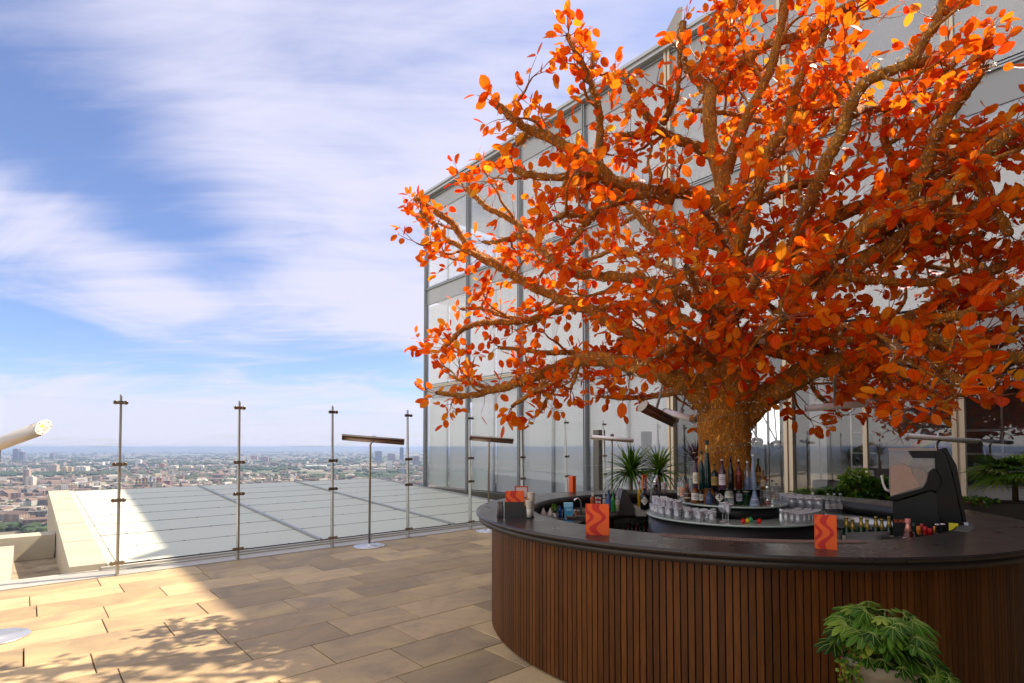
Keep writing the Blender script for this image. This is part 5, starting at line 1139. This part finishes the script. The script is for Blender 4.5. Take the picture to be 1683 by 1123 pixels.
def shrub(c, rx, rz, n, ln, label, v0=.1, v1=.7, zc=.0):
    root = thing('leafy_shrub', Vector((c.x, c.y, 1.0)), label, 'shrub'); g = MB(); g.usecol = True; gs = MB()
    for i in range(n):
        a = random.uniform(0, 2*pi); r = rx*sqrt(random.random()); z_ = rz*random.random()*(1-.45*(r/rx)**2); q = Vector((c.x+r*cos(a), c.y+r*sin(a)*.8, 1.0+z_))
        if i % 5 == 0: gs.tube([Vector((c.x+r*cos(a)*.2, c.y+r*sin(a)*.2, 1.0)), q], [.006, .003], 4, False)
        d_ = Vector((cos(a), sin(a), random.uniform(-.2, 1.0)))+rv3()*.8
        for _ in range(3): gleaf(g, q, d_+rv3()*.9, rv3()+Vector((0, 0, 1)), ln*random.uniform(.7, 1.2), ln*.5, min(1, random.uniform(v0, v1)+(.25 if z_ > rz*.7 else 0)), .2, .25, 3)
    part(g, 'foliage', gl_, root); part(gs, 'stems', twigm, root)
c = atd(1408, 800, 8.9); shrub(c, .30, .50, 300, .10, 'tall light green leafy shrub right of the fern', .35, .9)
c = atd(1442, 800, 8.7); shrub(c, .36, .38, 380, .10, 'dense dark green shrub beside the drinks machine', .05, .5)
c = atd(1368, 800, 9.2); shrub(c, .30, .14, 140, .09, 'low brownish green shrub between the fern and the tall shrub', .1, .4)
c = atd(1600, 800, 8.2); shrub(c, .34, .10, 110, .06, 'low creeping green plant at the foot of the fan palm', .2, .6)
# fan palm
c = atd(1668, 785, 8.3); root = thing('fan_palm', Vector((c.x, c.y, 1.0)), 'fan palm with glossy split leaves at the right edge behind the bar', 'palm'); g = MB(); g.tube([Vector((c.x, c.y, 1.0)), c], [.04, .035], 10, bump=.3, bs=25); part(g, 'stem', mat('palm_fibre', (.05, .03, .015), .9, var=.4, scale=30), root)
g = MB(); g.usecol = True
for i in range(26):
    a = random.uniform(0, 2*pi); d_ = Vector((cos(a), sin(a), random.uniform(-.2, 1.1))).normalized(); q = c+d_*random.uniform(.16, .34); g.col = (.4, 1, 0); g.tube([c, q], .004, 4, False)
    s_ = d_.cross(Vector((0, 0, 1))).normalized(); v = random.uniform(.4, .95)
    for k in range(17):
        b_ = -1.35+2.7*k/16; gleaf(g, q, d_*cos(b_)+s_*sin(b_), Vector((0, 0, 1)), .46*random.uniform(.85, 1.05), .045, v*random.uniform(.8, 1.15), .5, .35, 4, tip=1)
part(g, 'fan_leaves', gl_, root)

# potted fatsia in front of the bar
d = 2.62; c = atd(1452, 1075, d); zr = c.z-.015; pc_ = Vector((c.x, c.y, 0))
PT = thing('stone_pot', pc_, 'tall weathered grey stone pot in front of the bar at the bottom right', 'pot')
g = MB(); g.lathe([(.12, 0), (.125, .02), (.150, zr*.7), (.160, zr-.06), (.174, zr-.05), (.176, zr), (.155, zr), (.15, zr-.04), (.001, zr-.04)], pc_, 32); part(g, 'pot_body', mat('pot_stone', (.16, .145, .105), .9, var=.3, scale=9, bump=.5, bscale=40), PT)
g = MB(); g.lathe([(.148, zr-.045), (.001, zr-.03)], pc_, 20); part(g, 'soil', soil, PT)
FA = thing('fatsia_plant', pc_+Vector((0, 0, zr-.03)), 'glossy green plant with big fingered leaves growing in the stone pot', 'plant')
vein = mat('leaf_vein', (.22, .30, .06), .45)
g = MB(); g.usecol = True; gv = MB(); gs = MB()
def fatsia_leaf(p, d, upn, size, val):
    d = d.normalized(); s_ = d.cross(upn).normalized(); n_ = s_.cross(d); nl = 8
    g.col = (val, 1, 0)
    for k in range(nl):
        b_ = (-1+2*k/(nl-1))*2.0; q = d*cos(b_)+s_*sin(b_); L_ = size*(1-.28*abs(b_)/2.0)*random.uniform(.9, 1.05); tt = q.cross(n_).normalized(); w = L_*.17
        dr = random.uniform(.25, .5); pr_ = ((0, .22), (.3, .5), (.55, 1.0), (.78, .95), (.92, .5), (1, .0)); M1, A1, B1 = [], [], []
        for t, ww in pr_:
            cc_ = p+q*(L_*t)-Vector((0, 0, 1))*(dr*L_*t*t)+n_*(.03*size*sin(t*7+k)); M1.append(cc_); A1.append(cc_+tt*(w*ww)-n_*(w*ww*.22)); B1.append(cc_-tt*(w*ww)-n_*(w*ww*.22))
        g.col = (min(1, max(0, val+random.uniform(-.06, .06))), 1, 0); kk = g.pts(M1+A1+B1)
        for i in range(5): g.face([kk+i, kk+6+i, kk+7+i, kk+i+1], True); g.face([kk+i, kk+i+1, kk+13+i, kk+12+i], True)
        gv.tube([m_+n_*.0012 for m_ in M1[:5]], [.0016, .0014, .0011, .0007, .0004], 4, False)
for i in range(140):
    a = random.uniform(0, 2*pi); e_ = random.uniform(-.9, 1.6); d_ = Vector((cos(a), sin(a), e_)).normalized()
    q = pc_+Vector((0, 0, zr+.07))+Vector((d_.x*.205, d_.y*.205, d_.z*.19))*random.uniform(.35, 1.05)
    if (q-pc_).xy.length > .14 and q.x*RV.x+q.y*RV.y > pc_.dot(RV)+.05: q.z -= random.uniform(0, .12)
    if (q-pc_).dot(RV) < -.06 and q.z < zr+.03: continue
    b0 = pc_+Vector((d_.x*.03, d_.y*.03, zr-.03)); gs.tube([b0, (b0+q)/2+Vector((0, 0, .05)), q], [.004, .0035, .0025], 5, False)
    outd = Vector((d_.x, d_.y, -.25+.3*random.random())); upn = (Vector((0, 0, 1.0))+Vector((d_.x, d_.y, 0))*.7+rv3()*.35-FV*.35).normalized()
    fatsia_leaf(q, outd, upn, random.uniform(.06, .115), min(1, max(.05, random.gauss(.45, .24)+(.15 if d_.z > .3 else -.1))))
for i in range(52):      # leaves spilling to the right
    q = pc_+RV*random.uniform(-.05, .25)-FV*random.uniform(-.05, .21)+Vector((0, 0, zr+random.uniform(-.30, .06))); q.z -= (q-pc_).dot(RV)*.3
    gs.tube([pc_+Vector((0, 0, zr-.02)), q], [.004, .0025], 5, False); fatsia_leaf(q, RV+Vector((0, 0, -.5))+rv3()*.5, Vector((0, 0, 1))-FV*.7+rv3()*.3, random.uniform(.06, .11), random.uniform(.1, .7))
part(g, 'leaves', gl_, FA); part(gv, 'veins', vein, FA); part(gs, 'stalks', mat('stalk_green', (.12, .16, .04), .6), FA)
IV = thing('ivy', pc_+Vector((0, 0, zr)), 'small leaved ivy trailing down the left side of the stone pot', 'ivy'); g = MB(); g.usecol = True; gs = MB()
for i in range(11):
    q = pc_-RV*random.uniform(.10, .19)-FV*random.uniform(-.08, .14)+Vector((0, 0, zr+.06)); P = [q]
    for k in range(12): q = q+Vector((0, 0, -.033))+rv3()*.014-RV*.004; P.append(q)
    gs.tube(P, .0018, 4, False)
    for r_ in P:
        for _ in range(4): gleaf(g, r_+rv3()*.008, rv3()+Vector((0, 0, -.3)), rv3()-FV, .026, .022, random.uniform(.3, .95), .1, .1, 2)
part(g, 'leaves', gl_, IV); part(gs, 'stems', twigm, IV)
c = atd(1598, 1160, 2.5); root = thing('low_plant', Vector((c.x, c.y, 0)), 'tips of a second green plant at the bottom edge right of the stone pot', 'plant'); g = MB(); g.lathe([(.12, 0), (.15, c.z-.05), (.001, c.z-.06)], (c.x, c.y, 0), 20); part(g, 'pot_body', mat('pot_stone'), root)
g = MB(); g.usecol = True
for i in range(60): gleaf(g, c+rv3()*.06-Vector((0, 0, .03)), rv3()+Vector((0, 0, .9)), rv3()-FV, .085, .04, random.uniform(.15, .7), .2, .3, 3)
part(g, 'leaves', gl_, root)

# ================================================================== INSIDE THE GLASS BUILDING
def V2(k, t): return VC-k*BW-t*BW      # position along the facade: bay k, fraction t
root = thing('service_counter', (16.4, V2(4, .9), 0), 'long white service counter inside the ground floor behind the glass', 'counter')
g = MB(); g.bx(16.0, V2(7, .9), 0, 16.7, V2(5, .02), .95); part(g, 'counter_body', mat('counter_white', (.55, .54, .5), .5, var=.05), root); g = MB(); g.bx(15.95, V2(7, .95), .95, 16.75, V2(5, 0), 1.0); part(g, 'counter_top', STEEL, root)
root = thing('bar_shelving', (18.4, V2(5, .5), 0), 'steel shelving with bottles and glasses inside the ground floor behind the glass', 'shelving'); 
for z in (1.25, 1.65, 2.25):
    g = MB(); g.bx(18.0, V2(7, .9), z, 18.5, V2(5, .03), z+.05); part(g, 'shelf', mat('shelf_pale', (.6, .58, .55), .4), root)
for t in range(9):
    g = MB(); y_ = V2(5, .03)-t*1.1; g.bx(18.0, y_-.02, 0, 18.04, y_+.02, 3.2); part(g, 'upright', STEEL, root)
for i in range(44):
    y_ = V2(5, .06)-i*.19; z = (1.30, 1.70)[i % 2]; kind = i % 5; h = random.uniform(.14, .3); cset = [GRN, AMB, CLR, BLU, CLR, BLK][i % 6]
    bottle((17.96+.12, y_, z+.002), h, random.uniform(.035, .05), random.choice(('wine', 'squat', 'round')), cset, 'bottle on the pale shelves deep inside the building behind the glass', group='bottles on the shelves inside the building')
root = thing('glow_panel_window', (18.9, V2(4, .5), 1), 'bright window right of the trunk deep inside the building, its daylight given by a glowing panel', 'window')
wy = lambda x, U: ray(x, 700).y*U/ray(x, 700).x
g = MB(); g.bx(18.9, wy(1284, 18.9), 1.95, 18.95, wy(1222, 18.9), 4.0); part(g, 'daylight_glow_panel', mat('daylight_glow', (.8, .8, .8), .5, emit=((1, .98, .95), .9)), root); g = MB()  # glowing panel put in place of daylight through the far window
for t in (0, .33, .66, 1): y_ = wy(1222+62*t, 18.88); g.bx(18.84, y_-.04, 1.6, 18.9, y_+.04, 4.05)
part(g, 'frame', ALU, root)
for i, (t, zc_, lb) in enumerate(((.52, 2.02, 'left steel globe lamp on a long leaning rod inside the building'), (.86, 1.92, 'right steel globe lamp on a long leaning rod inside the building'))):
    q = Vector((17.2, wy(1244 if i == 0 else 1276, 17.2), zc_)); root = thing('globe_lamp', q, lb, 'lamp'); g = MB(); g.ball(q, .19, 20, .8); part(g, 'globe', CHROME, root)
    for a in (-.5, .4): g = MB(); g.tube([q+Vector((0, 0, .1)), q+Vector((0, a+.6, 2.1))], .02, 6); part(g, 'rod', STEEL, root)
# rainbow picture on the inside wall
root = thing('rainbow_picture', (15.2, V2(6, -.02), 1.7), 'picture of a rainbow on a dark panel behind the glass above the drinks machine', 'picture'); yc = V2(5, 1.15); g = MB(); rby = wy(1560, 15.25); g.bx(15.25, rby-.1, 1.0, 15.29, wy(1440, 15.25), 3.9); part(g, 'panel', mat('panel_dark', (.06, .05, .045), .6, var=.3, scale=2), root)
for i, cl in enumerate(((.30, .05, .02), (.38, .14, .03), (.34, .28, .05), (.03, .12, .06), (.02, .06, .22), (.12, .05, .20))):
    g = MB(); r0 = .95-i*.06
    for k in range(24):
        a0, a1 = .0+pi*.5*k/24, .0+pi*.5*(k+1)/24; yb = rby
        g.quad(*[(15.247, yb+r*cos(a), 1.25+r*sin(a)) for r, a in ((r0, a0), (r0-.06, a0), (r0-.06, a1), (r0, a1))])
    part(g, 'rainbow_band', mat('band%d' % i, cl, .6), root)
# pink neon squiggle on the first floor
root = thing('neon_squiggle', (16, V2(5, .7), 6), 'pink neon squiggle glowing inside the first floor behind the branches', 'neon light')
for k in range(2):
    g = MB(); P = [Vector((15.6, V2(5, .35)-.12*i-k*.3, 6.6-k*.6-.05*i+.12*sin(i*.9+k))) for i in range(14)]; P, R = smooth_path(P, [.012]*14, 3); g.tube(P, R, 6); part(g, 'tube', mat('neon_pink', (.8, .2, .2), .4, emit=((1, .25, .22), 3)), root)

# ================================================================== THE CITY BELOW
cm_ = bpy.data.materials.new('city_block'); cm_.use_nodes = True; T = cm_.node_tree; b = T.nodes['Principled BSDF']; b.inputs['Roughness'].default_value = .8
a_ = T.nodes.new('ShaderNodeAttribute'); a_.attribute_name = 'Col'; gt = T.nodes.new('ShaderNodeNewGeometry'); s_ = T.nodes.new('ShaderNodeSeparateXYZ'); T.links.new(gt.outputs['Position'], s_.inputs[0])
fl = mth('FRACT', mth('MULTIPLY', s_.outputs[2], .31, tree=T), tree=T); hx = mth('FRACT', mth('MULTIPLY', mth('ADD', s_.outputs[0], s_.outputs[1], tree=T), .14, tree=T), tree=T)
wn = mth('MULTIPLY', mth('GREATER_THAN', fl, .45, tree=T), mth('GREATER_THAN', hx, .45, tree=T), tree=T); sn = T.nodes.new('ShaderNodeSeparateXYZ'); T.links.new(gt.outputs['Normal'], sn.inputs[0])
wn = mth('MULTIPLY', wn, mth('LESS_THAN', sn.outputs[2], .5, tree=T), tree=T); fac = mth('SUBTRACT', 1.0, mth('MULTIPLY', wn, .55, tree=T), tree=T)
vv = T.nodes.new('ShaderNodeVectorMath'); vv.operation = 'SCALE'; T.links.new(a_.outputs['Color'], vv.inputs[0]); T.links.new(fac, vv.inputs['Scale']); T.links.new(vv.outputs[0], b.inputs['Base Color'])
PAL = [(.33, .31, .28), (.42, .40, .37), (.17, .115, .09), (.21, .16, .14), (.15, .145, .15), (.52, .51, .49), (.24, .23, .22), (.16, .11, .09), (.30, .29, .29), (.36, .31, .25)]
def cityblock(mb, x, y, w, d, h, rot, col, roof=None, z0=GZ):
    A = Vector((cos(rot), sin(rot), 0)); B = Vector((-sin(rot), cos(rot), 0)); U = Vector((0, 0, 1)); mb.col = col; mb.box((x, y, z0+h/2-.5), (w, d, h+1), ax=(A, B, U))
    if roof is not None:
        c = Vector((x, y, z0+h)); mb.col = roof; rh = min(w, d)*.35; P = [c-A*w/2-B*d/2, c+A*w/2-B*d/2, c+A*w/2+B*d/2, c-A*w/2+B*d/2, c-A*w/2+U*rh, c+A*w/2+U*rh]; k = mb.pts(P)
        for f_ in ((0, 1, 5, 4), (2, 3, 4, 5), (1, 2, 5), (3, 0, 4)): mb.face([k+i for i in f_], False)
def gp(px_, py_): return at(px_, py_, GZ)
LM = [ # px, base y, width px, height px, colour, kind, label, group
 (27, 757, 9, 19, (.10, .09, .13), 'tower', 'taller of two dark purple towers on the far left skyline', None),
 (36, 758, 8, 15, (.09, .08, .13), 'tower', 'shorter of two dark purple towers on the far left skyline', None),
 (86, 754, 6, 9, (.16, .13, .18), 'tower', 'lone faint dark tower on the skyline between the heater and the first screen post', None),
 (44, 800, 10, 28, (.38, .30, .27), 'tower', 'brownish tower block standing behind its paler twin on the left', None),
 (50, 804, 14, 20, (.58, .50, .46), 'tower', 'pale ribbed twin tower block on the left of the city view', None),
 (228, 766, 9, 10, (.62, .62, .62), 'tower', 'white tower block just right of the first screen post', None),
 (89, 778, 13, 14, (.42, .34, .28), 'block', 'squat brown and white block left of the tan pair', None),
 (106, 779, 9, 12, (.48, .38, .24), 'block', 'left of the two tan blocks left of the first post', None), (116, 779, 7, 11, (.50, .36, .22), 'block', 'right of the two tan blocks left of the first post', None),
 (135, 778, 20, 11, (.62, .58, .54), 'block', 'wide white stepped block left of the first screen post', None),
 (267, 772, 9, 10, (.42, .20, .12), 'block', 'orange brown block beyond the colourful towers', None),
 (285, 773, 15, 7, (.60, .57, .52), 'block', 'white long block right of the orange brown block', None), (308, 772, 17, 6, (.58, .50, .46), 'block', 'pinkish white terrace right of the white long block', None), (328, 771, 14, 6, (.58, .55, .50), 'block', 'cream block farthest right beside the second screen post', None),
 (228, 805, 9, 18, (.14, .13, .13), 'tower', 'dark tower with one ochre stripe, leftmost of the colourful cluster', None), (239, 804, 9, 19, (.16, .16, .20), 'tower', 'slate tower second in the colourful cluster', None), (251, 804, 10, 18, (.20, .19, .24), 'tower', 'grey blue tower with white edge third in the colourful cluster', None),
 (262, 803, 9, 17, (.24, .12, .08), 'tower', 'rust red tower fourth in the colourful cluster', None), (275, 803, 12, 13, (.20, .10, .12), 'block', 'low maroon block at the right end of the colourful cluster', None),
 (304, 800, 14, 9, (.30, .24, .25), 'block', 'brick flats right of the colourful cluster', None), (334, 800, 14, 11, (.62, .58, .48), 'block', 'cream stepped flats near the second screen post', None),
 (425, 795, 24, 8, (.55, .42, .28), 'block', 'long tan brick block between the second and third posts', None), (380, 795, 16, 8, (.48, .46, .44), 'block', 'grey warehouse just left of the second post base', None),
 (500, 788, 16, 7, (.38, .24, .18), 'block', 'brick block with pale roof between the second and third posts', None), (541, 788, 9, 9, (.55, .42, .30), 'tower', 'small tan tower just left of the third screen post', None), (575, 786, 18, 6, (.60, .54, .48), 'block', 'white fronted row just right of the third post', None),
 (660, 757, 7, 21, (.08, .12, .22), 'tower', 'slender dark blue glass tower on the skyline left of the fourth post', None), (622, 757, 13, 15, (.13, .15, .22), 'tower', 'broad dark blue office tower on the skyline above the heater', None),
 (643, 757, 14, 11, (.25, .17, .18), 'block', 'plum coloured block between the two blue towers', None), (640, 772, 9, 12, (.62, .60, .58), 'tower', 'white tower with setbacks below the plum block', None), (652, 772, 8, 10, (.45, .38, .33), 'tower', 'beige tower beside the white one', None),
 (625, 778, 22, 8, (.50, .45, .42), 'block', 'wide beige block behind the heater pole', None), (684, 764, 12, 14, (.24, .20, .26), 'block', 'violet grey block between the fourth post and the glass building', None), (662, 782, 8, 12, (.24, .26, .32), 'tower', 'blue grey tower at the foot of the fourth post', None), (684, 790, 14, 7, (.42, .30, .24), 'block', 'brick block beside the corner of the glass building', None),
 (435, 759, 14, 8, (.30, .22, .24), 'block', 'mauve slab block beyond the park, left of its neighbour', None), (418, 757, 12, 8, (.34, .22, .22), 'block', 'reddish slab block beyond the park', None), (573, 754, 6, 5, (.6, .58, .56), 'block', 'small white block left of a similar one on the far skyline', None), (582, 754, 5, 5, (.58, .56, .54), 'block', 'small white block right of a similar one on the far skyline', None), (520, 768, 40, 3, (.55, .55, .55), 'block', 'very long low white shed beyond the park', None)]
for (x, y, w, h, c, kd, lb, gr_) in LM:
    p = gp(x, y); d = p.x*FV.x+p.y*FV.y; W_ = w*d/FPX; H_ = h*d/FPX; root = thing('tower_block' if kd == 'tower' else 'apartment_block', p, lb, 'tower' if kd == 'tower' else 'building', gr_)
    g = MB(); g.usecol = True; cityblock(g, p.x, p.y, W_*.8, W_*.8, H_, -YAW+.3, c); part(g, 'walls', cm_, root)
    g = MB(); g.usecol = True; cityblock(g, p.x, p.y, W_*.35, W_*.3, H_*.06+2, -YAW+.3, (.5, .48, .45), z0=GZ+H_+.4); part(g, 'roof_plant', cm_, root)
    if h >= 17 and 220 < x < 270:
        g = MB(); g.usecol = True; cc_ = [(.5, .30, .06), (.45, .25, .05), (.7, .7, .7), (.45, .14, .05)][int((x-224)//11) % 4]; q = p-FV*(W_*.5)+RV*(W_*.2); cityblock(g, q.x, q.y, W_*.22, W_*.12, H_*.96, -YAW+.3, cc_); part(g, 'coloured_bay', cm_, root)
gz_ = 'houses and flats spread over the city below'
def city_pos(lo, hi):
    """a spot in the part of the city that lies before the terrace, thinning out with distance"""
    inv = random.uniform(1/hi, 1/lo); d = 1/inv; lat = random.uniform(-1.02, -.10)*d; return RV*lat+FV*d, d
protos = []
for i in range(8):
    g = MB(); g.usecol = True; col = PAL[i]; o_ = MB()
    w = (26, 34, 22, 40, 30, 46, 28, 36)[i]; dd_ = (12, 14, 12, 14, 13, 16, 12, 20)[i]; h = (8, 10, 9, 12, 14, 11, 20, 16)[i]
    cityblock(g, 0, 0, w, dd_, h, 0, col, ((.17, .10, .08), (.13, .11, .105), (.20, .12, .09), None, None, (.2, .16, .15), None, None)[i], z0=0); o = g.build('house_row', cm_); protos.append(o)
used = set()
for i in range(230):
    p, d = city_pos(1150, 5200); k = random.randrange(8); o = protos[k] if k not in used else protos[k].copy()
    if k in used: COL.objects.link(o)
    used.add(k); s_ = random.uniform(.8, 1.6); o.location = (p.x, p.y, GZ); o.rotation_euler = (0, 0, random.choice((0, pi/2))+random.uniform(-.5, .5)); o.scale = (s_, s_, random.uniform(.8, 1.3))
    tag(o, ('row of pitched roofed brick houses in the city below' if k in (0, 1, 2, 5) else 'flat roofed block of flats in the city below'), 'houses' if k in (0, 1, 2, 5) else 'flats', 'rows of houses in the city below' if k in (0, 1, 2, 5) else 'flat roofed blocks in the city below')
g = MB(); g.usecol = True
for i in range(9500):
    p, d = city_pos(1100, 26000); 
    if noise.noise(Vector((p.x, p.y, 0))*.0011) < -.12: continue
    c = random.choice(PAL); f_ = random.uniform(.75, 1.3); big = random.random() < .12
    cityblock(g, p.x, p.y, random.uniform(14, 60), random.uniform(9, 20), random.uniform(7, 14)*(2.2 if big else 1), random.uniform(-.8, .8)+random.choice((0, pi/2)), (c[0]*f_, c[1]*f_, c[2]*f_), (.14, .095, .08) if random.random() < .4 and d < 6000 else None)
o = g.build('distant_city', cm_); tag(o, 'mass of small brick, cream and grey buildings spreading to the horizon', 'city', kind='stuff')
g = MB(); g.usecol = True
for i in range(8500):
    p, d = city_pos(1050, 32000); q = noise.noise(Vector((p.x+900, p.y, 0))*.0013)
    if q < .02 and random.random() < .85: continue
    s_ = random.uniform(7, 15)*(1+d/5500); v = random.uniform(.0, .6); g.col = (v, 1, 0); b0 = len(g.v)
    for j in range(3):
        off = Vector((random.uniform(-1, 1)*s_, random.uniform(-1, 1)*s_, 0)); c = p+off; c.z = GZ; r_ = s_*random.uniform(.6, 1.0); P = []; k = len(g.v); n_ = 7; 
        for zf, rf in ((.1, .7), (.45, 1.0), (.8, .75)):
            for m_ in range(n_): a = 2*pi*m_/n_; rr2 = r_*rf*random.uniform(.75, 1.2); g.v.append((c.x+rr2*cos(a), c.y+rr2*sin(a), GZ+min(r_*1.25, 17)*zf))
        g.v.append((c.x, c.y, GZ+min(r_*1.25, 17))); 
        for L2 in range(2):
            for m_ in range(n_): g.face([k+L2*n_+m_, k+L2*n_+(m_+1) % n_, k+(L2+1)*n_+(m_+1) % n_, k+(L2+1)*n_+m_])
        for m_ in range(n_): g.face([k+2*n_+m_, k+2*n_+(m_+1) % n_, k+3*n_])
o = g.build('distant_trees', gl_city := mat('city_foliage', (.028, .050, .018), .9, var=.5, scale=.01)); tag(o, 'dark green tree cover between the streets of the city below', 'trees', kind='stuff')
# ---- the air
hz = bpy.data.materials.new('haze_air'); hz.use_nodes = True; T = hz.node_tree; T.nodes.clear(); o_ = T.nodes.new('ShaderNodeOutputMaterial'); pv = T.nodes.new('ShaderNodeVolumePrincipled')
pv.inputs['Color'].default_value = (.40, .53, .86, 1); pv.inputs['Density'].default_value = 6.5e-5; pv.inputs['Anisotropy'].default_value = 0.1; T.links.new(pv.outputs[0], o_.inputs['Volume'])
g = MB(); g.bx(-61000, -61000, GZ-12, 61000, 61000, 16.5); o = g.build('haze', hz); tag(o, 'pale blue haze lying over the distant city', 'haze', kind='stuff')
